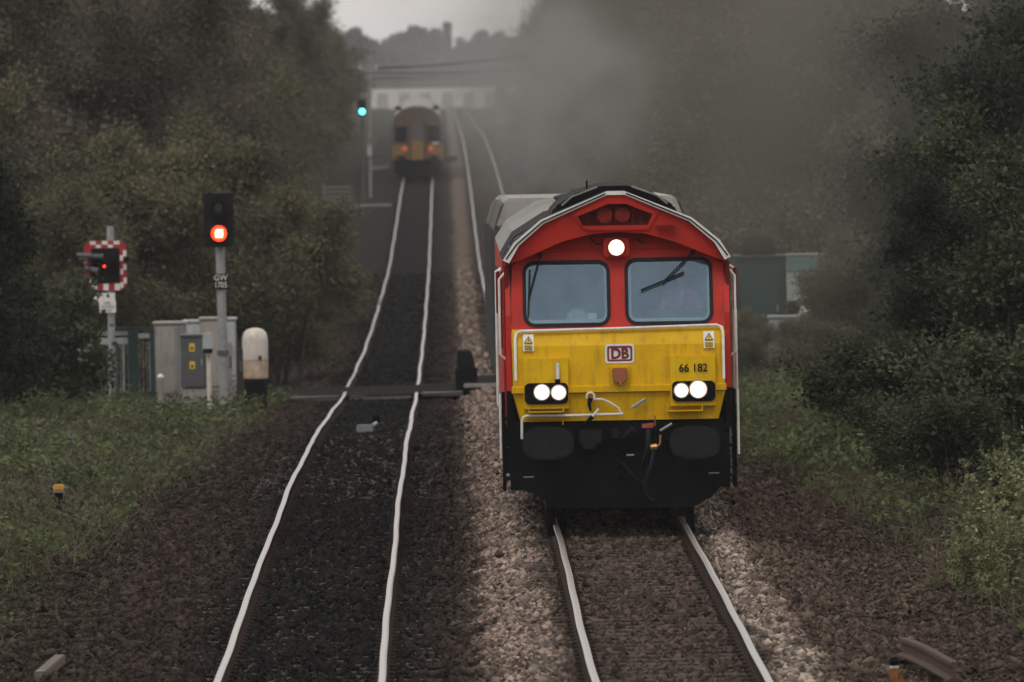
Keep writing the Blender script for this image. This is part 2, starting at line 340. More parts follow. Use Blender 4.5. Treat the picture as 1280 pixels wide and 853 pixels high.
def text(txt, size, m, parent, loc, bold=0., name='lettering', align='CENTER', sx=1.0):
    cu = bpy.data.curves.new('t', 'FONT'); cu.body = txt; cu.size = size; cu.align_x = align; cu.align_y = 'CENTER'; cu.offset = bold; cu.extrude = .001; cu.resolution_u = 3
    to = bpy.data.objects.new('t', cu); C.objects.link(to); bpy.context.view_layer.update()
    me = bpy.data.meshes.new_from_object(to.evaluated_get(bpy.context.evaluated_depsgraph_get())); bpy.data.objects.remove(to)
    co = np.zeros(len(me.vertices) * 3); me.vertices.foreach_get('co', co); co = co.reshape(-1, 3)
    co = np.stack([co[:, 0] * sx, -co[:, 2], co[:, 1]], 1); me.vertices.foreach_set('co', co.ravel()); me.materials.clear(); me.materials.append(m); me.update()
    return link(name, me, parent, loc)
def npmesh(name, v, f, m, rnd=None, parent=None, loc=(0, 0, 0), mats=None, mi=None):
    """v (n,3), f (k,3 or 4) arrays -> one mesh"""
    v = np.asarray(v, np.float32); f = np.asarray(f, np.int32); k, c = f.shape
    me = bpy.data.meshes.new(name); me.vertices.add(len(v)); me.vertices.foreach_set('co', v.ravel())
    me.loops.add(k * c); me.loops.foreach_set('vertex_index', f.ravel())
    me.polygons.add(k); me.polygons.foreach_set('loop_start', np.arange(0, k * c, c, dtype=np.int32))
    try: me.polygons.foreach_set('loop_total', np.full(k, c, np.int32))
    except Exception: pass
    if rnd is not None:
        a = me.attributes.new('rnd', 'FLOAT', 'FACE'); a.data.foreach_set('value', np.asarray(rnd, np.float32))
    for q in (mats or [m]): me.materials.append(q)
    if mi is not None: me.polygons.foreach_set('material_index', np.asarray(mi, np.int32))
    me.update(calc_edges=True); me.validate(); return link(name, me, parent, loc)

# ------------------------------------------------------------------ vegetation helpers
def leaf_quads(cen, size, elong=1.6, flat=.35, r=None):
    """one small folded diamond per centre, random direction"""
    r = r or rng; n = len(cen)
    a = r.normal(size=(n, 3)); a[:, 2] *= .7; a /= np.linalg.norm(a, axis=1)[:, None]
    b = r.normal(size=(n, 3)); b -= a * (a * b).sum(1)[:, None]; b /= np.linalg.norm(b, axis=1)[:, None]
    s = size * r.uniform(.6, 1.35, n)[:, None]
    cx = np.cross(a, b) * s * flat * .4
    v = np.stack([cen - a * s * elong * .5, cen + b * s * .5 + cx, cen + a * s * elong * .5, cen - b * s * .5 + cx], 1).reshape(-1, 3)
    return v, np.arange(4 * n).reshape(n, 4)
def sticks(paths, radii):
    """many thin three-sided twigs: paths (n, k, 3)"""
    paths = np.asarray(paths, float); n, k, _ = paths.shape
    t = paths[:, -1] - paths[:, 0]; t /= np.linalg.norm(t, axis=1)[:, None] + 1e-9
    u = np.cross(t, np.array([.31, .52, .79])); u /= np.linalg.norm(u, axis=1)[:, None] + 1e-9; w_ = np.cross(t, u)
    vs = []
    for j in range(k):
        rr = (radii * (1 - .75 * j / (k - 1)))[:, None]
        for q in range(3):
            a = 2 * math.pi * q / 3; vs.append(paths[:, j] + (u * math.cos(a) + w_ * math.sin(a)) * rr)
    v = np.stack(vs, 1)                                  # n, 3k, 3
    f = []
    for j in range(k - 1):
        for q in range(3): f.append((j * 3 + q, j * 3 + (q + 1) % 3, j * 3 + 3 + (q + 1) % 3, j * 3 + 3 + q))
    f = np.array(f)[None] + (np.arange(n) * 3 * k)[:, None, None]
    return v.reshape(-1, 3), f.reshape(-1, 4)
def crown_parts(seed, H, spread, stems, limbs, branches, twigs, leaves, size, low=.25, droop=.0, trunk_r=.16, scatter=.22, shape=.6, twig_r=.012):
    r = np.random.default_rng(seed); tb = MB(); twp = []; twr = []; lc = []
    for s in range(stems):
        a = r.uniform(0, 6.28); lean = r.uniform(.02, .12) if stems == 1 else r.uniform(.1, .45)
        hh = H * r.uniform(.72, .95); base = np.array([math.cos(a), math.sin(a), 0]) * (0 if stems == 1 else r.uniform(.05, spread * .3))
        pts = [base + np.array([math.cos(a) * lean * t * hh * .6, math.sin(a) * lean * t * hh * .6, t * hh]) + r.normal(size=3) * .05 * hh * .2 * (t > 0) for t in np.linspace(0, 1, 6)]
        tr = trunk_r if stems == 1 else trunk_r * .6
        tb.tube([tuple(q) for q in pts], [tr * (1.35 if i == 0 else 1 - .16 * i) for i in range(6)], 7)
        for li in range(max(2, limbs // stems)):
            t = low + (1 - low) * ((li + r.uniform(0, 1)) / max(2, limbs // stems)); i = min(4, int(t * 5)); fr = t * 5 - i
            p = pts[i] * (1 - fr) + pts[i + 1] * fr
            az = li * 2.4 + r.uniform(-.5, .5); tt = (t - low) / (1 - low)
            ln = spread * (shape + (1 - shape) * math.sin(math.pi * min(1, tt * .85 + .15))) * r.uniform(.65, 1.1) * (1 - .45 * tt)
            el = r.uniform(.15, .7) + .5 * tt - droop
            dr = np.array([math.cos(az) * math.cos(el), math.sin(az) * math.cos(el), math.sin(el)])
            lp = [p + dr * ln * q + np.array([0, 0, .12 * ln * q * q]) + r.normal(size=3) * .04 * ln for q in (0, .33, .66, 1)]; lp[0] = p
            tb.tube([tuple(q) for q in lp], [tr * .42 * (1 - .25 * q) for q in range(4)], 5)
            for bi in range(branches):
                q = r.uniform(.2, 1.05); k = min(2, int(q * 3)); fr2 = min(1.2, q * 3 - k); bp = lp[k] * (1 - fr2) + lp[k + 1] * fr2
                bd = dr * .5 + r.normal(size=3) * .75 + np.array([0, 0, .35]); bd /= np.linalg.norm(bd); bl = ln * r.uniform(.25, .5)
                be = bp + bd * bl
                twp.append([bp, bp + bd * bl * .5 + r.normal(size=3) * .05 * bl, be]); twr.append(twig_r * 2)
                for ti in range(twigs):
                    f = r.uniform(.2, 1.); s0 = bp + (be - bp) * f
                    td = bd * .6 + r.normal(size=3) * .6 + np.array([0, 0, .25 - droop]); td /= np.linalg.norm(td); tl = bl * r.uniform(.3, .7)
                    e0 = s0 + td * tl; twp.append([s0, s0 + td * tl * .5 + r.normal(size=3) * .06 * tl, e0]); twr.append(twig_r)
                    if leaves:
                        n = r.poisson(leaves); g = r.uniform(.15, 1.1, n)[:, None]
                        lc.append(s0 + (e0 - s0) * g + r.normal(size=(n, 3)) * scatter * np.array([1, 1, .8]))
    tv, tf = sticks(np.array(twp), np.array(twr)); lc = np.concatenate(lc); lc = lc[lc[:, 2] > .05]
    lv, lf = leaf_quads(lc, size, r=r)
    v = np.concatenate([tv, lv]); f = np.concatenate([tf, lf + len(tv)])
    # clump tone per branch area, so light and dark sprays differ by pigment a little
    fc = v[f].mean(1); tone = .5 + .5 * (vnoise(fc[:, 0] + fc[:, 2], fc[:, 1] - fc[:, 2] * .6, .9, seed) - .5)
    return tb, v, f, np.concatenate([np.zeros(len(tf), int), np.ones(len(lf), int)]), np.clip(tone + r.uniform(-.3, .3, len(f)), 0, 1)
def make_tree(name, label, cat, group, leaf, seed, stem_name='trunk', **kw):
    t = thing(name, label, cat, (0, 0, 0), group)
    tb, v, f, mi, rn = crown_parts(seed, **kw)
    tb.build(stem_name, M['bark'], t, smooth=True)
    npmesh('crown', v, f, None, rn, t, mats=[M['twig'], M[leaf]], mi=mi)
    return t

# ------------------------------------------------------------------ the setting: ground, stones
ys = np.concatenate([np.arange(-60, 90, 10), np.arange(90, 260, .8), np.arange(260, 720, 4), np.arange(720, 3001, 60)])
xs = np.concatenate([np.arange(-300, -20, 20), np.arange(-20, -6, .7), np.arange(-6, 8, .2), np.arange(8, 22, .7), np.arange(22, 301, 20)])
XX, YY = np.meshgrid(xs, ys); ZZ = G(XX, YY)
nx, ny = len(xs), len(ys); I = np.arange(nx * ny).reshape(ny, nx)
gf = np.stack([I[:-1, :-1], I[:-1, 1:], I[1:, 1:], I[1:, :-1]], -1).reshape(-1, 4)
ground = npmesh('ground', np.stack([XX, YY, ZZ], -1).reshape(-1, 3), gf, M['bed']); tag(ground, kind='structure')
ground.data.polygons.foreach_set('use_smooth', [True] * len(ground.data.polygons))
# stones: lumpy octahedra
def stones(name, n, x0, x1, d0, d1, size, keep=None, label=None):
    x = rng.uniform(x0, x1, n); d = rng.uniform(d0, d1, n)
    for xc in (XL, XR):
        for sgn in (-.7525, .7525):
            ok = np.abs(x - xc - sgn) > .10; x, d = x[ok], d[ok]
    crib = (np.abs(x - XL) < 1.36) | (np.abs(x - XR) < 1.36)      # between the rails the sleepers are half buried
    slp = crib & (((d / .7) % 1) < .36) & (rng.uniform(size=len(x)) < .18); x, d = x[~slp], d[~slp]
    if keep is not None: k = keep(x, d); x, d = x[k], d[k]
    n = len(x); z = G(x, d)
    o = np.array([(1, 0, 0), (0, 1, 0), (-1, 0, 0), (0, -1, 0), (0, 0, 1), (0, 0, -1)], float)
    v = o[None] * rng.uniform(.55, 1.25, (n, 6, 1)) + rng.normal(size=(n, 6, 3)) * .22
    a = rng.uniform(0, 6.28, n); ca, sa = np.cos(a), np.sin(a)
    vx = v[:, :, 0] * ca[:, None] - v[:, :, 1] * sa[:, None]; vy = v[:, :, 0] * sa[:, None] + v[:, :, 1] * ca[:, None]
    tl = rng.normal(size=(n, 1)) * .5; vz = v[:, :, 2] * .7 + vx * tl
    s = size * np.clip(rng.lognormal(-.05, .38, (n, 1)), .4, 2.3)
    V = np.stack([vx * s + x[:, None], vy * s + d[:, None], vz * s + (z + size * .25 + np.where((np.abs(x - XL) < 1.42) | (np.abs(x - XR) < 1.42), .030, 0))[:, None]], -1).reshape(-1, 3)
    t = np.array([(0, 1, 4), (1, 2, 4), (2, 3, 4), (3, 0, 4), (1, 0, 5), (2, 1, 5), (3, 2, 5), (0, 3, 5)])
    F = (t[None] + (np.arange(n) * 6)[:, None, None]).reshape(-1, 3)
    o = npmesh(name, V, F, M['ballast'], np.repeat(rng.beta(1.3, 2.3, n), 8)); return tag(o, kind='stuff')
stones('ballast_gravel', 92000, -6.0, 7.6, 97, 150, .036)
stones('ballast_gravel', 34000, -4.6, 6.2, 150, 232, .042)
stones('ballast_gravel', 12000, -3.4, 4.2, 240, 420, .06)

# ------------------------------------------------------------------ tracks
RAIL = [(-.07, -.159), (.07, -.159), (.07, -.148), (.012, -.128), (.012, -.045), (.034, -.034), (.034, -.006), (.028, 0), (-.028, 0), (-.034, -.006), (-.034, -.034), (-.012, -.045), (-.012, -.128), (-.07, -.148)]
def rail(xc, dz, d0, d1, parent, wob=0.):
    ds = np.concatenate([np.arange(d0, 260, 1.0), np.arange(260, d1 + 1, 5.0)]); v = []; f = []; mi = []; n = len(RAIL)
    for d in ds:
        ox = .010 * math.sin(d * .21 + xc) + .003 * math.sin(d * .83 + xc * 3); oz = .006 * math.sin(d * .33 + xc * 2)
        z = float(prof(d)) + dz + oz
        v += [(xc + ox + p[0], d, z + p[1]) for p in RAIL]
    for i in range(len(ds) - 1):
        for k in range(n):
            f.append((i * n + k, i * n + (k + 1) % n, (i + 1) * n + (k + 1) % n, (i + 1) * n + k)); mi.append(0 if k in (6, 7, 8) else 1)
    return npmesh('rail', np.array(v), np.array(f), None, None, parent, mats=[M['railtop'], M['railside']], mi=mi)
sl_mesh = None
def track(xc, dz, label, d1):
    global sl_mesh
    t = thing('railway_track', label, 'railway track', (0, 0, 0))
    for sg in (-1, 1): rail(xc + sg * .7525, dz, 60, d1, t)
    for i in range(150):
        d = 98 + i * .7
        if 229.5 < d < 239: continue
        if sl_mesh is None:
            s_ = MB().box((0, 0, -.06), (2.6, .25, .13)).build('sleeper', M['sleeper'], t, .012, seg=1); sl_mesh = s_.data
        else: s_ = link('sleeper', sl_mesh, t)
        s_.location = (xc + random.uniform(-.02, .02), d, float(prof(d)) + dz - .159 + .0 - .002 * (i % 2)); s_.rotation_euler = (0, 0, random.uniform(-.012, .012))
    ch = MB()                                     # rail chairs, too many and small to pick apart
    for i in range(150):
        d = 98 + i * .7
        for sg in (-1, 1):
            for q in (-.08, .08): ch.box((xc + sg * .7525 + q, d, float(prof(d)) + dz - .140), (.045, .14, .035))
    tag(ch.build('rail_chairs', M['railside'], t), kind='stuff')
track(XL, 0., 'left railway track with bright rails over dark old ballast', 1500)
track(XR, DZR, 'right railway track carrying the red and yellow locomotive', 1500)

# level crossing surface: rubber panels between and beside the rails, pale concrete edge strip
D0, D1 = 231.5, 238.5
cz = float(prof(235))
road = npmesh('road', np.array([(-14, D0, cz - .10), (-3.2, D0, cz - .02), (3.9, D0, cz + .10), (16, D0, cz + .12), (16, D1, cz + .12), (3.9, D1, cz + .10), (-3.2, D1, cz - .02), (-14, D1, cz - .10)]), np.array([(0, 1, 6, 7), (1, 2, 5, 6), (2, 3, 4, 5)]), M['asphalt']); tag(road, kind='structure')
dk = thing('level_crossing_deck', 'dark level crossing deck with pale edge strips across both tracks', 'level crossing', (0, 0, 0))
for (a, b, zz) in ((-3.3, -2.26, 0), (-2.08, -.76, 0), (-.58, .3, .05), (.3, 1.14, .2), (1.32, 2.64, DZR), (2.82, 3.9, .2)):
    for k in range(3):
        y0 = D0 + .25 + k * 2.2
        box('crossing_panel', ((a + b) / 2, y0 + 1.08, cz + zz - .06), (b - a, 2.14, .12), M['asphalt'], dk, .015)
    MB().box(((a + b) / 2, D0 + .12, cz + zz - .042 + .008 * random.random()), (b - a - .01, .14, .09)).build('edge_strip', M['concrete'], dk, .02)

# ------------------------------------------------------------------ the locomotive
DL = 130.1; ZL = float(prof(DL)) + DZR
def L(px, py):
    p = P(px, py, DL); return (p.x - XR, p.z - ZL)
slope = (float(prof(150)) - float(prof(DL))) / 20
loco = thing('diesel_locomotive', 'red diesel locomotive with bright yellow front and three lit headlamps', 'locomotive', (XR, DL, ZL), rot=(math.atan(slope), 0, 0))
# roofline (x, z), right half from measured points, mirrored
RH = [(.10, 3.885), (.88, 3.565), (1.20, 3.30), (1.325, 3.10)]
roofline = [(-x, z) for x, z in RH[::-1]] + RH                       # left shoulder .. right shoulder
inset = [(-1.255, 3.07), (-1.135, 3.275), (-.845, 3.525), (-.10, 3.845), (.10, 3.845), (.845, 3.525), (1.135, 3.275), (1.255, 3.07)]
# long body behind the cab
MB().prism([(-1.325, 1.12), (1.325, 1.12), (1.325, 3.10), (-1.325, 3.10)], 2.2, 20.6).build('body_side', M['red'], loco, .02)
MB().prism([(1.325, 3.10), (1.17, 3.34), (.78, 3.58), (.3, 3.69), (-.3, 3.69), (-.78, 3.58), (-1.17, 3.34), (-1.325, 3.10)], 2.203, 20.9).build('roof', M['roofgrey'], loco)
sh = MB()
for i in range(len(roofline) - 1):
    a, b = roofline[i], roofline[i + 1]; c_, d_ = inset[i], inset[i + 1]
    sh.add([(a[0], .16, a[1]), (b[0], .16, b[1]), (d_[0], .16, d_[1]), (c_[0], .16, c_[1]), (a[0], 2.2, a[1]), (b[0], 2.2, b[1]), (d_[0], 2.2, d_[1]), (c_[0], 2.2, c_[1])],
           [(0, 1, 2, 3), (4, 7, 6, 5), (0, 4, 5, 1), (3, 2, 6, 7), (0, 3, 7, 4), (1, 5, 6, 2)])
sh.build('cab_roof', M['black'], loco)
rim = MB()
for i in range(len(roofline) - 1):
    a, b = roofline[i], roofline[i + 1]; c_, d_ = inset[i], inset[i + 1]
    rim.add([(a[0], .10, a[1] + .004), (b[0], .10, b[1] + .004), (d_[0], .10, d_[1]), (c_[0], .10, c_[1]), (a[0], .157, a[1] + .004), (b[0], .157, b[1] + .004), (d_[0], .157, d_[1]), (c_[0], .157, c_[1])],
            [(0, 1, 2, 3), (4, 7, 6, 5), (0, 4, 5, 1), (3, 2, 6, 7), (0, 3, 7, 4), (1, 5, 6, 2)])
rim.build('roof_rim', M['white'], loco)
for sg in (-1, 1):                                                   # thin dark gutter line inside the white rim
    MB().tube([(sg * 1.29, .09, 3.12), (sg * 1.165, .09, 3.29), (sg * .86, .09, 3.545), (sg * .12, .09, 3.862)], .008, 6).build('gutter', M['black'], loco)
# brow: red front plate over the windscreen with the horn recess cut through it
arc = [L(*q) for q in ((638, 331), (668, 318), (705, 302), (740, 293), (772, 290.5), (806, 292), (845, 303), (878, 316), (905.5, 327))]
browo = arc + [(x, z) for x, z in inset[::-1]][0:]
browo = arc + [(1.245, 3.075)] + [(x * .998, z - .003) for x, z in inset[::-1][1:-1]] + [(-1.245, 3.075)]
hornh = [L(*q) for q in ((729, 283), (722, 271), (760, 255.5), (782, 255), (816, 268), (810, 281.5))]
panel('brow', browo, [hornh], lambda x, z: .13 + (3.85 - z) * .13, .38, M['red'], loco)
hf_o = [L(*q) for q in ((732, 288.5), (715, 268.5), (757.5, 250), (785, 249.5), (823, 266), (811, 287.5))]
hf = panel('horn_recess', hf_o, [hornh], lambda x, z: .105 + (3.85 - z) * .13, .03, M['red'], loco)
MB().prism(hornh, .40, .43).build('recess_back', M['red_dark'], hf)
for q in ((756.6, 270), (778.5, 269)):
    x, z = L(*q); MB().lathe([(.088, .20), (.083, .215), (.045, .27), (.02, .40)], (x, 0, z), 'y', 20).build('horn', M['red_dark'], hf, smooth=True)
gz = MB()
for i in range(9):
    x, _ = L(724 + i * 11.2, 270); zt = 3.58 - abs(x) * .55 + .06; gz.tube([(x, .19, 3.48), (x, .19, min(3.76 - abs(x) * .42, 3.75))], .004, 4)
gz.build('grille_bars', M['red_dark'], hf)
x, z = L(832, 283); box('roof_bracket', (x, .11, z), (.22, .09, .025), M['red_dark'], loco)
# windscreen panel
ZB = 2.30
def wy(x, z): return .20 + (z - ZB) * .30
top = [L(*q) for q in ((905, 330), (878, 314), (845, 300), (806, 289), (772, 287), (740, 290), (705, 299), (668, 315), (640, 333))]
wo = [(-1.25, ZB), (1.25, ZB)] + [(min(1.25, max(-1.25, x)), z) for x, z in top]
def win(px0, px1, py0, py1):
    a = L(px0, (py0 + py1) / 2); b = L(px1, (py0 + py1) / 2); t = L((px0 + px1) / 2, py0); u = L((px0 + px1) / 2, py1)
    return a[0], b[0], u[1], t[1]
W = [win(655.5, 761.5, 328, 407), win(783.5, 890, 324, 404.5)]
holes = [rrect(*q, .125) for q in W]
panel('cab_front', wo, holes, wy, .05, M['red'], loco)
xs_, zs_ = L(772, 313); MB().tube([(-1.25, wy(0, zs_) - .005, zs_), (1.25, wy(0, zs_) - .005, zs_)], .012, 6).build('front_seam', M['red'], loco)
for q in W:
    ws = panel('windscreen', rrect(q[0] + .005, q[1] - .005, q[2] + .005, q[3] - .005, .12), [], lambda x, z: wy(x, z) + .012, .008, M['glass'], loco)
    panel('gasket', rrect(q[0] - .018, q[1] + .018, q[2] - .018, q[3] + .018, .14), [rrect(q[0] + .022, q[1] - .022, q[2] + .022, q[3] - .022, .10)], lambda x, z: wy(x, z) - .014, .045, M['rubber'], ws)
    panel('inner_frame', rrect(q[0] + .025, q[1] - .025, q[2] + .025, q[3] - .025, .10), [rrect(q[0] + .055, q[1] - .05, q[2] + .05, q[3] - .05, .08)], lambda x, z: wy(x, z) + .03, .02, M['cabinet_pale'], ws)
# wipers
def wp(px, py, off=-.05): x, z = L(px, py); return (x, wy(x, z) + off, z)
for pivot, mid, b0, b1 in (((675.5, 320), (661.5, 371), (662.5, 338), (660.5, 397)), ((867, 316), (829, 353.5), (802, 363.5), (856, 341))):
    wa = MB().tube([wp(*pivot), wp(*mid, -.06)], .011, 6); wa.lathe([(.03, -.03), (.03, .03)], wp(*pivot, -.02), 'y', 10)
    wo_ = wa.build('wiper', M['rubber'], loco); MB().tube([wp(*b0, -.04), wp(*b1, -.04)], .012, 6).build('wiper_blade', M['rubber'], wo_)
x, z = L(748, 304); MB().tube([L2 for L2 in [wp(738, 298), wp(746, 306), wp(752, 305)]], .008, 5).build('washer_pipe', M['rubber'], loco)
MB().tube([wp(796, 298), wp(803, 304), wp(808, 304)], .009, 5).build('washer_pipe', M['rubber'], loco)
# top headlamp
x, z = L(771, 310)
tl = MB().prism(rrect(x - .15, x + .15, z - .115, z + .115, .05), .30, .52).build('headlamp_box', M['red'], loco, .015)
MB().lathe([(.112, .268), (.112, .31), (.098, .31), (.098, .268)], (x, 0, z), 'y', 24).build('lamp_ring', M['red_dark'], tl)
MB().lathe([(.094, .29), (.094, .296)], (x, 0, z), 'y', 24).build('lamp_lens', M['lampwarm'], tl)
MB().prism([(x + .094 * (.90 if k % 2 else .78) * math.cos(2 * math.pi * k / 28), z + .094 * (.90 if k % 2 else .78) * math.sin(2 * math.pi * k / 28)) for k in range(28)], .284, .289).build('lamp_core', M['lampwhite'], tl)
# cab interior seen through the glass
ci = MB().box((0, 2.1, 2.75), (2.5, .06, 1.0)).build('cab_bulkhead', M['cabwall'], loco)
MB().box((0, 1.2, 1.9), (2.44, 1.9, .04)).build('cab_floor', M['cabinet_dark'], loco)
dsk = MB().prism_x([(.36, 2.05), (.9, 2.05), (.9, 2.34), (.36, 2.40)], -1.2, 1.2).build('driving_desk', M['dash'], loco, .01)
box('desk_panel', (.76, .92, 2.42), (.8, .06, .14), M['cabinet_dark'], dsk)
x, z = L(741, 401); box('paper', (x, .40, 2.435), (.10, .012, .07), M['white'], dsk, 0)
x, z = L(722, 403); MB().lathe([(.13, .38), (.06, .45)], (x, 0, 2.40), 'y', 14).build('desk_lamp', M['cabinet_pale'], dsk)
x, z = L(846, 328); box('sun_visor_clip', (x, wy(x, z) + .06, z), (.07, .02, .03), M['white'], loco, .002)
st = MB(); st.box((.75, 1.75, 2.12), (.5, .5, .12)); st.box((.75, 2.0, 2.5), (.48, .1, .75)); st.build('driver_seat', M['seatcloth'], loco, .03)
for sg in (-1, 1):                                                    # cab side walls with a door and its window
    cs = MB()
    for pl in ([(.21, 2.30), (2.2, 2.30), (2.2, 2.45), (.21, 2.45)], [(.21, 2.452), (.55, 2.452), (.55, 3.0), (.45, 3.0)], [(1.30, 2.452), (2.2, 2.452), (2.2, 3.0), (1.30, 3.0)], [(.45, 3.002), (2.2, 3.002), (2.2, 3.10), (.5, 3.10)]):
        cs.prism_x(pl, sg * 1.275 - .03, sg * 1.275 + .03)
    cs.build('cab_side', M['red'], loco)
    MB().prism_x([(.19, 1.585), (2.2, 1.585), (2.2, 2.295), (.20, 2.295)], sg * 1.275 - .03, sg * 1.275 + .03).build('cab_side', M['red'], loco)
    MB().prism_x([(.16, 1.12), (2.2, 1.12), (2.2, 1.58), (.16, 1.58)], sg * 1.275 - .03, sg * 1.275 + .03).build('cab_skirt', M['black'], loco)
    dr = box('cab_door', (sg * 1.318, 1.75, 2.15), (.03, .66, 1.9), M['red'], loco, .01)
    box('door_window', (sg * 1.338, 1.75, 2.75), (.012, .46, .5), M['dmu_window'], dr)
    box('side_window', (sg * 1.275, .925, 2.726), (.012, .74, .54), M['glass'], loco, 0)
    for yy in (1.33, 2.17):
        MB().tube([(sg * 1.34, yy, 1.35), (sg * 1.40, yy, 1.38), (sg * 1.40, yy, 2.95), (sg * 1.34, yy, 2.98)], .018, 8).build('door_handrail', M['white'], loco, smooth=True)
    box('mirror', (sg * 1.385, .85, 2.72), (.05, .10, .50), M['red_dark'], loco, .012)
    MB().tube([(sg * 1.31, .40, 1.95), (sg * 1.372, .40, 2.0), (sg * 1.372, .42, 2.88), (sg * 1.31, .45, 2.95)], .016, 8).build('corner_handrail', M['white'], loco, smooth=True)
    box('corner_post', (sg * 1.29, .42, 2.2), (.05, .14, 1.7), M['red_dark'], loco, .01)
    for k in range(3): box('side_grille', (sg * 1.335, 5.5 + k * 4.2, 2.4), (.02, 3.2, .8), M['black'], loco, .004)
# yellow nose
rows = [(1.225, 1.155, .06), (1.545, 1.235, .03), (1.560, 1.25, -.03), (1.625, 1.25, -.03), (1.64, 1.235, .02), (2.10, 1.24, .06), (2.298, 1.25, .17)]
nv = []; nf = []
for z, hw, y in rows: nv += [(-hw, 2.1, z), (-hw, y + .07, z), (-hw + .02, y + .02, z), (-hw + .07, y, z), (hw - .07, y, z), (hw - .02, y + .02, z), (hw, y + .07, z), (hw, 2.1, z)]
for i in range(len(rows) - 1):
    for k in range(7): nf.append((i * 8 + k, i * 8 + k + 1, (i + 1) * 8 + k + 1, (i + 1) * 8 + k))
nf += [tuple(range(7, -1, -1)), tuple(48 + k for k in range(8))]
nose = MB().add(nv, nf).build('nose', M['yellow'], loco)
def ny(z): return float(np.interp(z, [q[0] for q in rows], [q[2] for q in rows]))
# handrail across the nose
hp = [L(*q) for q in ((645, 476), (644, 425), (645.5, 417), (651, 414.5), (775, 411), (896, 406.5), (902, 409), (904, 416), (905, 474))]
MB().tube([(x, ny(z) - .055, z) for x, z in hp], .017, 8).build('nose_handrail', M['white'], loco, smooth=True)
# stickers
def plate(name, q, m, off=.006, parent=loco, th=.006, r=.004):
    a = L(q[0], q[3]); b = L(q[2], q[1]); zc = (a[1] + b[1]) / 2
    return panel(name, rrect(a[0], b[0], a[1], b[1], r, 2), [], lambda x, z: ny(z) - off, th, m, parent)
for q in ((654, 418.5, 667, 439.5), (879.8, 414.3, 893, 435.5)):
    s_ = plate('warning_sticker', q, M['white'], .028); cx = (q[0] + q[2]) / 2
    def tp(px, py, off): x, z = L(px, py); return (x, ny(z) - off, z)
    t0 = [tp(cx, q[1] + 2, .035), tp(cx + 5.6, q[1] + 11, .035), tp(cx - 5.6, q[1] + 11, .035)]; MB().add(t0, [(0, 2, 1)]).build('warning_triangle', M['print'], s_)
    t0 = [tp(cx, q[1] + 3.7, .038), tp(cx + 4.1, q[1] + 10.2, .038), tp(cx - 4.1, q[1] + 10.2, .038)]; MB().add(t0, [(0, 2, 1)]).build('triangle_field', M['sticker_yellow'], s_)
    b_ = [tp(cx + dx, q[1] + dy, .041) for dx, dy in ((.7, 4.6), (-.9, 7.4), (-.1, 7.4), (-.6, 9.8), (1.2, 6.9), (.3, 6.9))]; MB().add(b_, [(0, 1, 2, 3, 4, 5)]).build('lightning_bolt', M['print'], s_)
    plate('text_field', (q[0] + 1.5, q[1] + 13, q[2] - 1.5, q[3] - 1.5), M['sticker_yellow'], .033, s_)
    for k, tx in enumerate(('Danger', 'Overhead')): text(tx, .036, M['print'], s_, tp(cx, q[1] + 14.7 + k * 3.2, .044), sx=.62 if k else .8)
# logo plate
lg = plate('logo_plate', (756.5, 430, 792.8, 454.7), M['white'], .010, r=.03)
a, b = L(759.3, 452.2), L(790.3, 432.4)
panel('logo_border', rrect(a[0], b[0], a[1], b[1], .025, 4), [rrect(a[0] + .022, b[0] - .022, a[1] + .022, b[1] - .022, .012, 3)], lambda x, z: ny(z) - .014, .004, M['maroon'], lg)
x, z = L(774.7, 442.3); text('DB', .175, M['maroon'], lg, (x, ny(z) - .016, z - .004), bold=.006, sx=.92)
# jumper socket
x0, z1 = L(761, 458); x1, z0 = L(788, 484)
sk = box('jumper_socket_base', ((x0 + x1) / 2, .02, (z0 + z1) / 2), (x1 - x0, .10, z1 - z0), M['yellow'], loco, .01)
x0, z1 = L(765.5, 460); x1, z0 = L(784, 479.5)
MB().prism([(x0, z1), (x1, z1), (x1, z0 + .05), (x1 - .05, z0), (x0 + .04, z0), (x0, z0 + .06)][::-1], -.15, .0).build('socket_cover', M['brown_plastic'], sk, .012)
MB().tube([(x0 + .09, -.15, z0 + .03), (x0 + .09, -.17, z0 - .02)], .014, 6).build('socket_latch', M['brown_plastic'], sk)
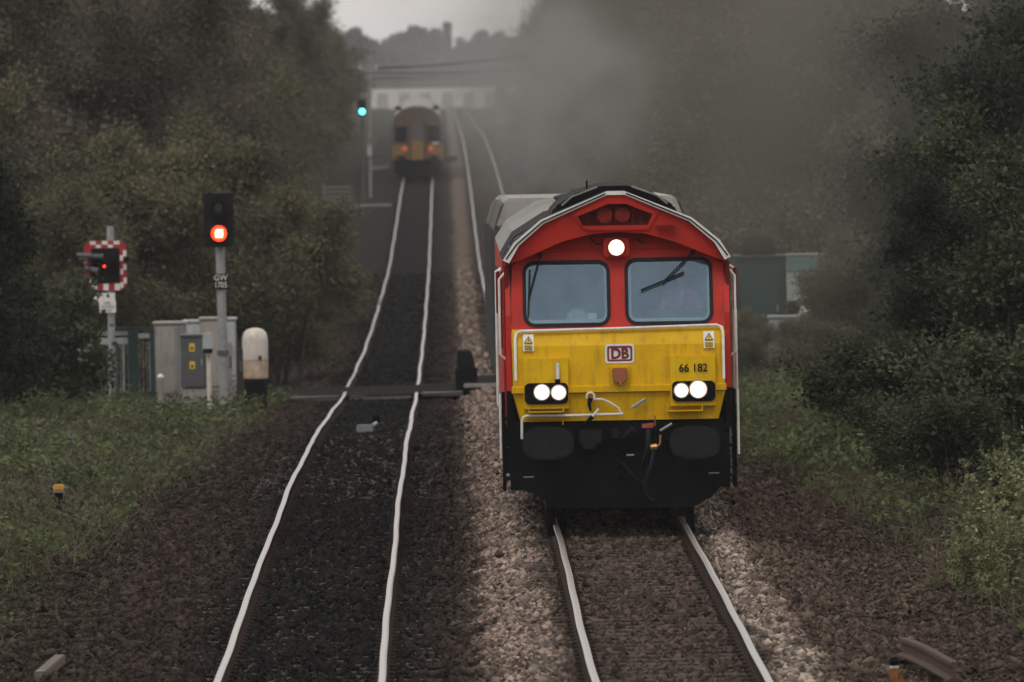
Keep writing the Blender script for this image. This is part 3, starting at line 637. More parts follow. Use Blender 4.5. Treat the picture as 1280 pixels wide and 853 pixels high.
# headlight clusters
for (pl, hs, lamps, num) in (((655, 447.5, 710.3, 512), (656, 478.3, 710, 505.5), ((677.2, 490.2, .088), (698.2, 490.6, .083)), None),
                             ((838.5, 443.7, 894.2, 508), (840.3, 475.7, 894, 502), ((851.6, 488, .08), (872.6, 486.5, .098)), '66 182')):
    a = L(pl[0], pl[3]); b = L(pl[2], pl[1])
    hb = MB().prism_x([(-.065, a[1]), (-.065, 1.64), (-.045, b[1]), (.12, b[1]), (.12, a[1])], a[0], b[0]).build('headlight_box', M['yellow_plate'], loco, .006)
    a = L(hs[0], hs[3]); b = L(hs[2], hs[1])
    hs_ = panel('lamp_housing', rrect(a[0], b[0], a[1], b[1], .06), [], lambda x, z: -.105, .05, M['black'], hb)
    for lx, lz, lr in lamps:
        x, z = L(lx, lz)
        MB().lathe([(lr + .012, -.125), (lr + .012, -.104), (lr, -.104), (lr, -.125)], (x, 0, z), 'y', 24).build('lamp_ring', M['chrome'], hs_)
        lm_ = MB(); lm_.lathe([(lr, -.117), (lr * .80, -.120)], (x, 0, z), 'y', 24); lm_.build('headlamp', M['lampwarm'], hs_)
        fl = [(x + lr * (.86 if k % 2 else .76) * math.cos(2 * math.pi * k / 28), z + lr * (.86 if k % 2 else .76) * math.sin(2 * math.pi * k / 28)) for k in range(28)]
        MB().prism(fl, -.126, -.121).build('headlamp_core', M['lampwhite'], hs_)
    tl_x = [L(hs[0] + (48 if not num else 50), hs[3] - 14)[0]]
    if num:
        x, z = L(866.5, 460.3); text(num, .132, M['print'], hb, (x, -.075, z), bold=.0022, sx=.92)
        for q in (tl_x[0], L(844, 490)[0]): pass
    x, z = L((pl[0] + pl[2]) / 2 - (0 if num is None else 10), 515 if num is None else 513.5)
    sp = MB().box((x, -.04, z), (.40, .14, .014)).build('nose_step', M['yellow'], loco, .003)
    for q in (-.2, .2): box('step_bracket', (x + q, -.03, z + .03), (.014, .12, .075), M['yellow'], sp, .002)
# white lamp iron above the left cluster
x, z = L(697, 465); li = box('lamp_iron', (x, -.10, z + .005), (.038, .02, .20), M['white'], loco, .004)
x, z = L(697, 476.5); box('lamp_iron_base', (x, -.095, z), (.06, .05, .05), M['black'], li, .004)
# lower handrail, pipes, levers
def fp(px, py, y): x, z = L(px, py); return (x, y, z)
MB().tube([fp(652.5, 549, .02), fp(652.5, 527, -.03), fp(654, 522, -.03), fp(658, 520, -.03), fp(720, 519.5, -.03), fp(779, 517.5, -.03)], .016, 8).build('lower_handrail', M['white'], loco, smooth=True)
MB().tube([fp(658, 527, .03), fp(659, 523.5, .0), fp(700, 523, .0), fp(703, 525, .0), fp(704, 531, .03)], .010, 6).build('grab_rail', M['yellow'], loco, smooth=True)
cc = MB().tube([fp(738 + 5 * math.cos(t), 496 - 5 * math.sin(t), -.05) for t in np.linspace(-.4, 3.6, 9)], .014, 6).build('coupling_ring', M['white'], loco, smooth=True)
MB().tube([fp(742, 499.5, -.04), fp(752, 499, -.05), fp(762, 503, -.05), fp(773, 510, -.05), fp(776, 517, -.03)], .013, 6).build('uncoupling_bar', M['white'], loco, smooth=True)
MB().tube([fp(738, 498, -.05), fp(736.5, 506, -.06), fp(738.5, 514, -.05)], [.03, .022, .012], 7).build('chain_block', M['black'], loco)
lv = MB().tube([fp(748.5, 511, -.10), fp(740, 521, -.10)], .015, 6).build('lever', M['white'], loco); MB().tube([fp(740.5, 520.5, -.10), fp(731, 532, -.08)], .026, 7).build('lever_socket', M['black'], lv)
MB().tube([fp(790, 510, -.03), fp(807, 499, -.03)], .022, 6).build('parking_lever', M['steel'], loco)
# headstock and everything below
box('headstock', (0, .33, 1.085), (2.46, .50, .27), M['black'], loco, .02)
dp = [L(*q) for q in ((639, 545), (639.5, 590), (649, 613), (666, 617), (698, 636.5), (866, 635.5), (890, 622), (908.5, 600), (911, 543))]
defl = MB().prism(dp, .12, .20).build('obstacle_deflector', M['black'], loco, .012)
MB().box((0, .145, .62), (1.7, .04, .22)).build('deflector_rib', M['black'], defl, .01)
for q in ((661, 597), (893, 592)): x, z = L(*q); box('reflector_strip', (x, .115, z), (.12, .006, .012), M['steel'], defl, 0)
for q in ((690, 668), (864, 665)): x, z = L(*q); box('guard_iron', (x, .55, z + .12), (.10, .06, .36), M['black'], loco, .01)
box('bogie_end', (0, 1.0, .42), (1.62, .12, .44), M['black'], loco, .03)
for sg in (-1, 1):
    cxp, czp = L(685 if sg < 0 else 868, 553.5 if sg < 0 else 552)
    bf = MB()
    pts = [(cxp + .295 * math.copysign(abs(math.cos(t)) ** .75, math.cos(t)), czp + .195 * math.copysign(abs(math.sin(t)) ** .75, math.sin(t))) for t in np.linspace(0, 2 * math.pi, 33)[:-1]]
    bf.prism(pts, -.42, -.37); bb = bf.build('buffer', M['rubber'], loco, .018)
    MB().lathe([(.10, -.37), (.10, -.15), (.15, -.15), (.17, .10)], (cxp, 0, czp), 'y', 20).build('buffer_shank', M['black'], bb, smooth=True)
    sp = MB()
    for z in (.55, .9, 1.25): sp.box((sg * 1.26, .75, z), (.20, .55, .03))
    sp.box((sg * 1.345, .5, .98), (.04, .04, 1.15)); sp.box((sg * 1.345, 1.0, .98), (.04, .04, 1.15)); sp.box((sg * 1.21, .36, .98), (.14, .08, 1.12))
    sp.build('cab_steps', M['black'], loco, .006)
    MB().tube([(sg * 1.385, .30, 1.55), (sg * 1.385, .30, .8)], .014, 6).build('step_handrail', M['white'], loco)
    for by in (3.2, 15.6):                                            # bogies
        bo = MB(); bo.box((sg * 1.05, by + 1.4, .62), (.14, 4.6, .42)); bo.box((sg * 1.12, by + .1, .55), (.16, .5, .4)); bo.box((sg * 1.12, by + 2.2, .55), (.16, .5, .4))
        bf_ = bo.build('bogie_frame', M['black'], loco, .02)
        for k in range(3): MB().lathe([(.53, -.065), (.56, -.055), (.53, .065), (.3, .05)], (0, 0, 0), 'z', 28).build('wheel', M['railside'], loco, loc=(sg * .7525, by - .55 + k * 2.0, .53)).rotation_euler = (0, R(90) * sg, 0)
    box('fuel_tank', (sg * .95, 9.4, .72), (.7, 5.0, .75), M['black'], loco, .05)
cp = MB().tube([(-.06, .1, 1.08), (-.06, -.18, 1.08), (-.06, -.28, 1.02), (-.06, -.22, .93)], [.06, .06, .05, .03], 8).build('drawhook', M['black'], loco, smooth=True)
sc_ = MB()
for k in range(3): sc_.tube([(-.1 + .02 * k, -.2, .92 - k * .12), (-.02 + .02 * k, -.22, .86 - k * .12), (-.08 + .02 * k, -.2, .80 - k * .12)], .022, 6)
sc_.build('coupling_links', M['black'], loco)
jb = MB(); jb.box((-.34, .04, 1.04), (.26, .14, .16)); jb.box((-.36, .02, .93), (.16, .08, .08)); jb.build('air_connection_box', M['rubber'], loco, .01)
MB().tube([(.03, .02, 1.0), (.16, -.06, 1.12)], .05, 8).build('coupling_head', M['rubber'], loco)
def hose(name, pts, r, m):
    pts = [Vector(fp(*p)) for p in pts]; out = []
    for i in range(len(pts) - 1):
        p0, p1, p2, p3 = pts[max(i - 1, 0)], pts[i], pts[i + 1], pts[min(i + 2, len(pts) - 1)]
        for t in np.linspace(0, 1, 6)[:-1]:
            out.append(.5 * ((2 * p1) + (-p0 + p2) * t + (2 * p0 - 5 * p1 + 4 * p2 - p3) * t * t + (-p0 + 3 * p1 - 3 * p2 + p3) * t ** 3))
    out.append(pts[-1]); return MB().tube(out, r, 8).build(name, m, loco, smooth=True)
hose('brake_hose', ((810.5, 537, -.08), (809.5, 555, -.14), (806, 572, -.12), (803.5, 582, -.05)), .028, M['rubber'])
hose('brake_hose', ((817, 562, -.08), (814, 580, -.16), (806, 604, -.14), (809, 620, -.10), (816.5, 626, -.04)), .025, M['rubber'])
hose('brake_hose', ((775, 576, .0), (788, 590, -.12), (797, 600, -.12), (806, 604, -.05)), .015, M['rubber'])
rv = MB(); rv.box(fp(809.5, 532.5, -.05), (.13, .08, .05)); rv.tube([fp(802.5, 533, -.06), fp(817, 531, -.06)], .026, 8); rv.tube([fp(818.5, 519, -.05), fp(819, 533, -.05)], .010, 6); rv.build('brake_valve', M['redvalve'], loco, .008)
MB().tube([fp(825, 538.5, -.08), fp(840, 529.5, -.08)], .016, 6).build('cock_handle', M['steel'], loco)
bc = MB(); bc.tube([fp(812.5, 559, -.08), fp(821, 558, -.08)], .035, 8); bc.tube([fp(820.5, 559, -.08), fp(825, 555, -.08), fp(825.5, 543.5, -.08)], .014, 6); bc.build('brass_cock', M['brass'], loco)
x, z = L(788, 569); box('data_plate', (x, -.005, z), (.09, .01, .02), M['steel'], loco, 0)
# roof gear behind the cab
MB().prism([(1.332, 3.095), (1.178, 3.35), (.785, 3.592), (.3, 3.702), (-.3, 3.702), (-.785, 3.592), (-1.178, 3.35), (-1.332, 3.095)], 2.206, 7.2).build('roof_hatch', M['black'], loco)
hump = [(-.78, 3.55), (.78, 3.55), (.70, 3.70), (.45, 3.86), (.15, 3.94), (-.15, 3.94), (-.45, 3.86), (-.70, 3.70)]
MB().prism(hump, 1.5, 5.6).build('silencer_cowl', M['black'], loco, .03)
MB().lathe([(.30, 3.6), (.28, 3.80)], (.1, 7.2, 0), 'z', 18).build('exhaust_stack', M['black'], loco)
for k in range(3): MB().lathe([(.55, 3.66), (.55, 3.77), (.45, 3.80)], (0, 15 + k * 1.5, -.10), 'z', 20).build('radiator_fan', M['black'], loco)
x, z = L(737, 240); MB().tube([(x, 2.4, 3.8), (x, 2.4, 4.0)], .012, 6).build('roof_aerial', M['black'], loco)
for sg in (-1, 1): MB().tube([(sg * .62, 1.2, 3.72), (sg * .5, 1.2, 3.82), (sg * .2, 1.2, 3.93)], .012, 6).build('roof_pipe', M['roofgrey'], loco)

# ------------------------------------------------------------------ the driver behind the right-hand windscreen
def person(label, loc, shirt, legs):
    root = thing('person', label, 'person', loc)
    J = [(0, 0, 0), (0, .02, .22), (0, .0, .42), (0, -.01, .53), (0, -.03, .60)]; rad = [.16, .145, .16, .075, .055]; E_ = [(0, 1), (1, 2), (2, 3), (3, 4)]
    reg = {}
    def chain(start, pts, rs):
        p = start
        for q, r_ in zip(pts, rs): J.append(q); rad.append(r_); E_.append((p, len(J) - 1)); p = len(J) - 1
        return p
    for s in (-1, 1):
        wr = chain(2, [(s * .17, .0, .45), (s * .23, -.04, .28), (s * .24, -.08, .18), (s * .20, -.30, .16), (s * .18, -.40, .17)], [.075, .055, .046, .036, .026])
        pm = chain(wr, [(s * .175, -.455, .165)], [.028])
        for k, (fx, ln) in enumerate(((-.028, .075), (-.010, .085), (.009, .08), (.026, .062))):
            chain(pm, [(s * .175 + fx, -.49, .168), (s * .175 + fx, -.49 - ln * .5, .158), (s * .175 + fx, -.49 - ln * .75, .13)], [.010, .009, .008])
        chain(wr, [(s * .175 - s * .035, -.44, .165), (s * .175 - s * .05, -.47, .15)], [.011, .009])
        chain(0, [(s * .10, -.10, -.02), (s * .12, -.45, -.02), (s * .12, -.47, -.25), (s * .12, -.45, -.38), (s * .12, -.58, -.40)], [.10, .07, .055, .042, .035])
    me = bpy.data.meshes.new('body'); me.from_pydata(J, E_, []); o = link('body', me, root)
    md = o.modifiers.new('s', 'SKIN'); md.use_smooth_shade = True
    for v, r_ in zip(me.skin_vertices[0].data, rad): v.radius = (r_, r_)
    me.skin_vertices[0].data[0].use_root = True
    me.skin_vertices[0].data[2].radius = (.185, .12); me.skin_vertices[0].data[1].radius = (.15, .11); me.skin_vertices[0].data[0].radius = (.17, .12)
    o.modifiers.new('d', 'SUBSURF').levels = 1
    bpy.context.view_layer.update()
    m2 = bpy.data.meshes.new_from_object(o.evaluated_get(bpy.context.evaluated_depsgraph_get())); o.modifiers.clear(); o.data = m2
    m2.materials.clear()
    for q in (M['skin'], shirt, legs): m2.materials.append(q)
    for p in m2.polygons:
        c = p.center; p.material_index = 2 if c.z < -.0 else (0 if (c.z > .52 and abs(c.x) < .1) or (c.y < -.28 and abs(c.x) > .08) else 1)
    hd = MB(); n = 18; prof_ = [(.02, -.125), (.05, -.115), (.068, -.08), (.075, -.03), (.080, .02), (.078, .06), (.06, .10), (.03, .122)]
    hd.lathe(prof_, (0, -.03, .72), 'z', n); hv = []
    for x, y, z in hd.v:
        yy = y + .03; yy *= 1.22; hv.append((x, yy - .03, z))
    hd.v = hv
    hd.tube([(0, -.115, .745), (0, -.150, .705), (0, -.118, .695)], [.010, .016, .010], 6)          # nose
    for s in (-1, 1): hd.tube([(s * .078, -.02, .745), (s * .092, -.012, .725), (s * .08, -.02, .69)], [.012, .016, .010], 6)
    h = hd.build('head', M['skin'], root, smooth=True)
    for s in (-1, 1):
        MB().lathe([(.004, -.014), (.013, -.006), (.013, .006)], (s * .032, -.112, .738), 'y', 8).build('eye', M['print'], h)
        MB().box((s * .032, -.123, .757), (.034, .012, .007)).build('eyebrow', M['hair'], h)
    MB().box((0, -.118, .668), (.045, .012, .010)).build('mouth', M['redvalve'], h)
    ha = MB(); ha.lathe([(.084, -.02), (.087, .03), (.082, .075), (.06, .115), (.02, .135)], (0, 0, .72), 'z', 16); ha.v = [(x, y * 1.2 - .012, z) for x, y, z in ha.v]; ha.build('hair', M['hair'], h, smooth=True)
    MB().prism([(-.02, .33), (.035, .33), (.04, .5), (.0, .52)], -.175, -.16).build('papers', M['white'], root)
    return root
lm = Matrix.Rotation(math.atan(slope), 4, 'X')
dp_ = Vector((XR, DL, ZL)) + lm @ Vector((.76, 1.62, 2.19))
person('train driver in a pink shirt seated behind the right windscreen of the locomotive', dp_, M['pink'], M['navy'])

# ------------------------------------------------------------------ wagons behind the locomotive
def wagon(d0, label):
    z0 = float(prof(d0 + 7)) + DZR; sl = (float(prof(d0 + 14)) - float(prof(d0))) / 14
    t = thing('hopper_wagon', label, 'wagon', (XR, d0, float(prof(d0)) + DZR), 'pale hopper wagons coupled behind the locomotive', (math.atan(sl), 0, 0))
    out = [(-1.30, 1.15), (1.30, 1.15), (1.33, 3.2), (1.22, 3.55), (-1.22, 3.55), (-1.33, 3.2)]
    MB().prism(out, .6, 13.9).build('hopper_body', M['wagon_side'], t, .02)
    MB().prism([(-1.30, 3.22), (1.30, 3.22), (1.15, 3.62), (-1.15, 3.62)], .5, 14.0).build('hopper_top', M['wagon'], t, .03)
    for k in range(9):
        for sg in (-1, 1): MB().box((sg * 1.345, .9 + k * 1.55, 2.2), (.05, .12, 1.95)).build('side_rib', M['wagon_side'], t)
    box('end_ladder', (-.9, .45, 2.2), (.4, .05, 1.9), M['steel'], t, .005)
    box('underframe', (0, 7.2, .95), (2.2, 13.6, .32), M['black'], t, .02)
    for by in (2.2, 12.2):
        box('bogie', (0, by, .55), (2.0, 2.6, .4), M['black'], t, .03)
        for sg in (-1, 1):
            for k in (-.9, .9): MB().lathe([(.42, -.06), (.45, -.05), (.42, .06)], (0, 0, 0), 'z', 20).build('wheel', M['railside'], t, loc=(sg * .7525, by + k, .45)).rotation_euler = (0, R(90), 0)
    for sg in (-1, 1): MB().lathe([(.20, .02), (.20, .06), (.07, .07), (.07, .6)], (sg * .87, 0, 1.05), 'y', 14).build('buffer', M['black'], t)
    return t
wagon(152.3, 'pale grey hopper wagon coupled directly behind the locomotive')
wagon(167.3, 'second pale grey hopper wagon farther behind the locomotive')

# ------------------------------------------------------------------ the receding multiple-unit train on the left track
DD = 588.0; KD = FPX / DD
zd = float(prof(DD)); dz_tilt = math.atan((float(prof(650)) - float(prof(590))) / 60)
dmu = thing('passenger_train', 'brown and yellow passenger train end receding on the left track', 'train', (XL, DD, zd), rot=(dz_tilt, 0, 0))
def D_(px, py):
    p = P(px, py, DD); return (p.x - XL, p.z - zd)
sect = [(-1.30, 1.0), (1.30, 1.0), (1.36, 1.9), (1.33, 2.75), (1.18, 3.25), (.75, 3.62), (.25, 3.76), (-.25, 3.76), (-.75, 3.62), (-1.18, 3.25), (-1.33, 2.75), (-1.36, 1.9)]
MB().prism(sect, .05, 46).build('body_shell', M['dmu_body'], dmu)
MB().prism([(1.20, 3.27), (.77, 3.66), (.26, 3.81), (-.26, 3.81), (-.77, 3.66), (-1.20, 3.27), (-.75, 3.5), (.75, 3.5)], .4, 46).build('roof', M['dmu_roof'], dmu)
for x0, x1 in ((-1.33, -.42), (.42, 1.33)):
    MB().prism([(x0, 1.02), (x1, 1.02), (x1 * (1.01 if x1 > 1 else 1), 1.75), (x0 * (1.01 if x0 < -1 else 1), 1.75)], -.01, .05).build('yellow_end', M['dmu_yellow'], dmu, .01)
    xm = (x0 + x1) / 2
    MB().prism(rrect(xm - .29, xm + .29, 1.98, 2.75, .06), .0, .05).build('end_window', M['dmu_window'], dmu)
    MB().prism(rrect(xm - .10, xm + .25, 1.80, 1.88, .02), -.015, .03).build('white_marking', M['white'], dmu) if x0 > 0 else None
    tl_ = MB().lathe([(.115, -.05), (.115, .0), (.065, .0), (.065, -.05)], (xm + (.18 if x0 < 0 else -.18), 0, 1.58), 'y', 16).build('tail_lamp', M['taillight'], dmu)
    MB().lathe([(.06, -.02), (.06, .01)], (xm + (.18 if x0 < 0 else -.18), 0, 1.58), 'y', 14).build('lamp_lens', M['lens_dark'], tl_)
    MB().box((xm, -.03, 1.17), (.62, .05, .09)).build('end_step', M['black'], dmu)
    MB().lathe([(.22, -.55), (.22, -.50), (.08, -.48), (.08, .05)], (.86 * (1 if x0 > 0 else -1), 0, .92), 'y', 16).build('buffer', M['black'], dmu)
    MB().prism([(x0 * .75 - .18, 3.60), (x0 * .75 + .18, 3.60), (x0 * .75 + .14, 3.80), (x0 * .75 - .14, 3.80)] if x0 < 0 else [(x1 * .75 - .18, 3.60), (x1 * .75 + .18, 3.60), (x1 * .75 + .14, 3.80), (x1 * .75 - .14, 3.80)], .6, 3.0).build('roof_pod', M['black'], dmu, .03)
gw = MB().prism([(-.40, .95), (.40, .95), (.40, 2.95), (-.40, 2.95)], -.35, .05).build('gangway', M['dmu_body'], dmu, .03)
MB().prism([(-.30, 1.0), (.30, 1.0), (.30, 2.0), (-.30, 2.0)], -.38, -.352).build('gangway_door_lower', M['dmu_yellow'], gw)
MB().prism([(-.30, 2.02), (.30, 2.02), (.30, 2.85), (-.30, 2.85)], -.38, -.352).build('gangway_door_upper', M['cabinet_dark'], gw)
box('underframe', (0, 1.2, .62), (2.5, 2.2, .72), M['black'], dmu, .04)
box('snow_plough', (0, -.05, .35), (2.2, .3, .42), M['black'], dmu, .04)
for by in (4.0, 8.0, 18.0):
    for sg in (-1, 1):
        for k in (-1.0, 1.0): MB().lathe([(.40, -.06), (.43, -.05), (.40, .06)], (0, 0, 0), 'z', 18).build('wheel', M['railside'], dmu, loc=(sg * .7525, by + k, .43)).rotation_euler = (0, R(90), 0)

# ------------------------------------------------------------------ colour light signal with a lit red aspect
def lathe_y(r0, y0, r1, y1, c, n=18): return MB().lathe([(r0, y0), (r1, y1)], c, 'y', n)
dS = 215.0; bS = P(281, 516, dS); tS = P(274.5, 310, dS); hS = tS.z - bS.z; kS = FPX / dS
sg_ = thing('railway_signal', 'tall grey post signal showing a round red light beside the left track', 'signal', (bS.x, dS, bS.z))
lean = (tS.x - bS.x)
MB().tube([(0, 0, -.6), (lean, 0, hS + .9)], .088, 14).build('post', M['steel'], sg_, smooth=True)
box('base_flange', (0, 0, -.25), (.42, .42, .64), M['concrete'], sg_, .01)
MB().tube([(lean * .35, 0, hS * .35), (lean * .35, 0, hS * .35 + .09)], .115, 12).build('collar', M['cabinet_dark'], sg_)
hx = lean * 1.05; hz = hS + .53
hd = MB().prism(rrect(hx - .285, hx + .285, hz - .51, hz + .52, .05), -.20, -.17).build('backboard', M['signalblack'], sg_, .006)
box('lamp_case', (hx, -.02, hz), (.42, .28, .86), M['signalblack'], hd, .02)
MB().lathe([(.165, -.34), (.165, -.2), (.14, -.2), (.14, -.34)], (hx, 0, hz + .24), 'y', 20).build('lamp_hood', M['signalblack'], hd)
MB().lathe([(.125, -.225), (.08, -.235)], (hx, 0, hz + .24), 'y', 20).build('unlit_lens', M['lens_dark'], hd)
MB().lathe([(.165, -.30), (.165, -.2), (.15, -.2), (.15, -.30)], (hx, 0, hz - .25), 'y', 20).build('lamp_hood', M['signalblack'], hd)
MB().lathe([(.148, -.225), (.1, -.24)], (hx, 0, hz - .25), 'y', 24).build('red_lens', M['lampred'], hd)
lb = MB()
for k in range(4): lb.box((hx + .005 * (k % 2), -.243, hz - .315 + k * .042), (.17 - .02 * abs(k - 1.5), .006, .024))
tag(lb.build('lens_bars', M['lamphot'], hd), kind='stuff')
pz = P(276, 352, dS); px_ = pz.x - bS.x; pzz = pz.z - bS.z
np_ = MB().prism(rrect(px_ - .145, px_ + .145, pzz - .15, pzz + .15, .012, 2), -.125, -.105).build('number_plate', M['print'], sg_)
text('GW', .15, M['white'], np_, (px_, -.13, pzz + .07), bold=.001); text('1705', .15, M['white'], np_, (px_, -.13, pzz - .068), bold=.001, sx=.85)

# far signal with green light
dF = 545.0; bF = P(449, 205, dF); bF.z = float(G(bF.x, dF)) + .6
fs = thing('railway_signal', 'distant dark signal showing a bright green light beside the trees', 'signal', (bF.x, dF, bF.z - .6))
z1 = P(453, 150, dF).z - bF.z + .6
hx = P(452.8, 140, dF).x - bF.x; zc = P(453, 141, dF).z - bF.z + .6; zt = P(453, 134, dF).z - bF.z + .6
MB().tube([(hx, 0, -.2), (hx, 0, zc)], .07, 10).build('post', M['cabinet_dark'], fs)
b_ = MB().prism(rrect(hx - .20, hx + .20, zt - .42, zt + .36, .03), -.2, -.17).build('backboard', M['signalblack'], fs)
MB().prism(rrect(hx - .15, hx + .15, zt - .36, zt + .32, .03), -.165, .05).build('lamp_case', M['signalblack'], b_)
MB().lathe([(.125, -.225), (.08, -.24)], (hx, 0, zt - .22), 'y', 20).build('green_lens', M['lampgreen'], b_)
MB().lathe([(.08, -.225), (.06, -.24)], (hx, 0, zt + .2), 'y', 14).build('unlit_lens', M['lens_dark'], b_)
pc = P(453.5, 157, dF).z - bF.z + .6; box('signal_plate', (hx, -.1, pc), (.2, .02, .26), M['cabinet_dark'], fs, .004)

# ------------------------------------------------------------------ level crossing wig-wag light
dW = 222.0; bW = P(139.5, 496, dW)
ww = thing('crossing_light', 'level crossing light on a grey post with red and white chequered border', 'crossing light', (bW.x, dW, bW.z))
def W_(px, py): p = P(px, py, dW); return (p.x - bW.x, p.z - bW.z)
x1, z1 = W_(138, 283); MB().tube([(0, 0, -.7), (x1, 0, z1)], .075, 12).build('post', M['steel'], ww, smooth=True)
x0, zb = W_(106, 364); x1, zt = W_(158, 300.5)
cx, cz_ = (x0 + x1) / 2, (zb + zt) / 2
oct_ = lambda a, b, c: [(cx - a + c, cz_ - b), (cx + a - c, cz_ - b), (cx + a, cz_ - b + c), (cx + a, cz_ + b - c), (cx + a - c, cz_ + b), (cx - a + c, cz_ + b), (cx - a, cz_ + b - c), (cx - a, cz_ - b + c)]
hw, hh = (x1 - x0) / 2, (zt - zb) / 2
bb = MB().prism(oct_(hw, hh, .11), -.13, -.11).build('backboard', M['stripe_red'], ww)
MB().prism(oct_(hw - .14, hh - .15, .02), -.145, -.131).build('black_panel', M['print'], bb)
ck = .085; bw = 0.125                                                # white chequers, one every other square of the border
def chq(x, z, wd, ht): box('white_chequer', (x, -.134, z), (wd, .008, ht), M['white'], bb, 0)
for k in range(3):
    chq(cx - .22 + k * .225, cz_ - hh + .075, .105, .13)
    chq(cx - .24 + k * .235, cz_ + hh - .04, .115, .072); chq(cx - .13 + k * .235, cz_ + hh - .108, .10, .06) if k < 2 else None
for k in range(3):
    chq(cx + hw - .035, cz_ + .24 - k * .27, .065, .12); chq(cx + hw - .10, cz_ + .15 - k * .27, .06, .11)
    if k != 1: chq(cx - hw + .10, cz_ + .19 - k * .24, .065, .09); chq(cx - hw + .035, cz_ + .10 - k * .2, .06, .10)
for (px, py, ln) in ((121, 322, .5), (143, 331, .24), (118, 335, .34)):
    x, z = W_(px, py)
    lm_ = MB(); lm_.lathe([(.11, -.16), (.11, -.3), (.095, -.3), (.095, -.16)], (x, 0, z), 'y', 16); lu = lm_.build('lamp_unit', M['signalblack'], ww)
x, z = W_(104, 320); ar = MB(); ar.tube([(x - .12, -.22, z + .02), (x + .40, -.26, z - .02)], [.05, .065], 10); ar.tube([(x - .08, -.22, z - .05), (x + .1, -.24, z - .06)], .03, 8); ar.build('side_lamp_tube', M['cabinet_dark'], ww, smooth=True)
x, z = W_(110, 337); MB().tube([(x - .05, -.2, z + .03), (x + .22, -.28, z - .03)], [.05, .075], 10).build('side_lamp_tube', M['cabinet_dark'], ww, smooth=True)
x, z = W_(131, 332.5); MB().lathe([(.024, -.32), (.015, -.33)], (x, 0, z), 'y', 10).build('red_lens', M['lampred'], ww)
x, z = W_(158.5, 324); box('hood_end', (x, -.2, z), (.12, .2, .09), M['signalblack'], ww, .02)
for (a, b, c, d, tx) in ((117, 366, 144, 379, ()), (124.5, 376, 145, 391, ('KEEP', 'CROSSING', 'CLEAR'))):
    q0 = W_(a, d); q1 = W_(c, b); yy = -.12 if not tx else -.14
    pl_ = MB().prism([(q0[0], q0[1]), (q1[0], q0[1]), (q1[0], q1[1]), (q0[0], q1[1])], yy, yy + .012).build('sign_plate', M['white'], ww)
    for k, s_ in enumerate(tx): text(s_, .075, M['cabinet_dark'], pl_, ((q0[0] + q1[0]) / 2, yy - .003, q1[1] - .045 - .072 * k), sx=.75)

# ------------------------------------------------------------------ crossing equipment on the left
def cabinet(name, label, q, d, depth, m, parts=None, cat='cabinet', group=None):
    """upright case whose front covers the measured box q"""
    a = P(q[0], q[3], d); b = P(q[2], q[1], d); wd = b.x - a.x; ht = b.z - a.z; c = (a.x + b.x) / 2
    t = thing(name, label, cat, (c, d, a.z), group)
    MB().box((0, depth / 2, ht / 2), (wd, depth, ht)).build('case', m, t, .015)
    MB().box((0, depth / 2 - .01, ht + .02), (wd + .06, depth + .06, .05)).build('lid', m, t, .012)
    if cat != 'sign': MB().box((0, depth / 2, -.5), (wd + .04, depth + .04, .99)).build('plinth', M['teal'] if cat == 'hut' else M['concrete'], t)
    return t, wd, ht
def door_on(t, x0, x1, z0, z1, m, name='door', y=-.012):
    o = MB().box(((x0 + x1) / 2, y, (z0 + z1) / 2), (x1 - x0, .022, z1 - z0)).build(name, m, t, .005)
    MB().box((x1 - .05, y - .022, (z0 + z1) / 2), (.025, .022, .14)).build('handle', M['steel'], o); return o
t, wd, ht = cabinet('relay_cabinet', 'tall beige cabinet next to the dark green fence frame', (193.5, 405, 232, 496), 224, 1.0, M['cabinet'])
door_on(t, -wd / 2 + .03, wd / 2 - .22, .06, ht - .05, M['cabinet']); MB().box((wd / 2 - .10, -.012, ht / 2), (.16, .02, ht - .12)).build('side_panel', M['cabinet_grey'], t, .004)
t, wd, ht = cabinet('relay_cabinet', 'dark grey cabinet carrying two small yellow notices', (227, 421, 256, 487), 221, .8, M['cabinet_dark'])
d_ = door_on(t, -wd / 2 + .02, wd / 2 - .02, .05, ht - .03, M['cabinet_dark'])
for zc, hh_ in ((ht * .80, .16), (ht * .46, .15)):
    nt_ = MB().box((-.02, -.028, zc), (.11, .006, hh_)).build('yellow_notice', M['sticker_yellow'], d_); MB().box((-.02, -.0325, zc - .02), (.05, .003, .05)).build('notice_mark', M['print'], nt_)
t, wd, ht = cabinet('relay_cabinet', 'pale blue grey cabinet standing behind the dark grey cabinet', (231, 403, 255, 490), 228.5, .9, M['cabinet_pale'])
door_on(t, -wd / 2 + .03, wd / 2 - .03, .1, ht - .05, M['cabinet_pale'])
t, wd, ht = cabinet('relay_cabinet', 'wide beige cabinet directly behind the red signal post', (251, 399.5, 282, 490), 226.5, .9, M['cabinet'])
door_on(t, -wd / 2 + .03, wd / 2 - .03, .1, ht - .05, M['cabinet'])
t, wd, ht = cabinet('relay_cabinet', 'narrow pale grey cabinet right of the red signal post', (282.5, 400, 294, 476), 229, .8, M['cabinet_pale'])
door_on(t, -wd / 2 + .02, wd / 2 - .02, .1, ht - .05, M['cabinet_pale'])
t, wd, ht = cabinet('stone_gatepost', 'pale rough concrete wall end half hidden by ivy on the left', (97, 384, 115, 494), 228, .7, M['concrete'], cat='wall')
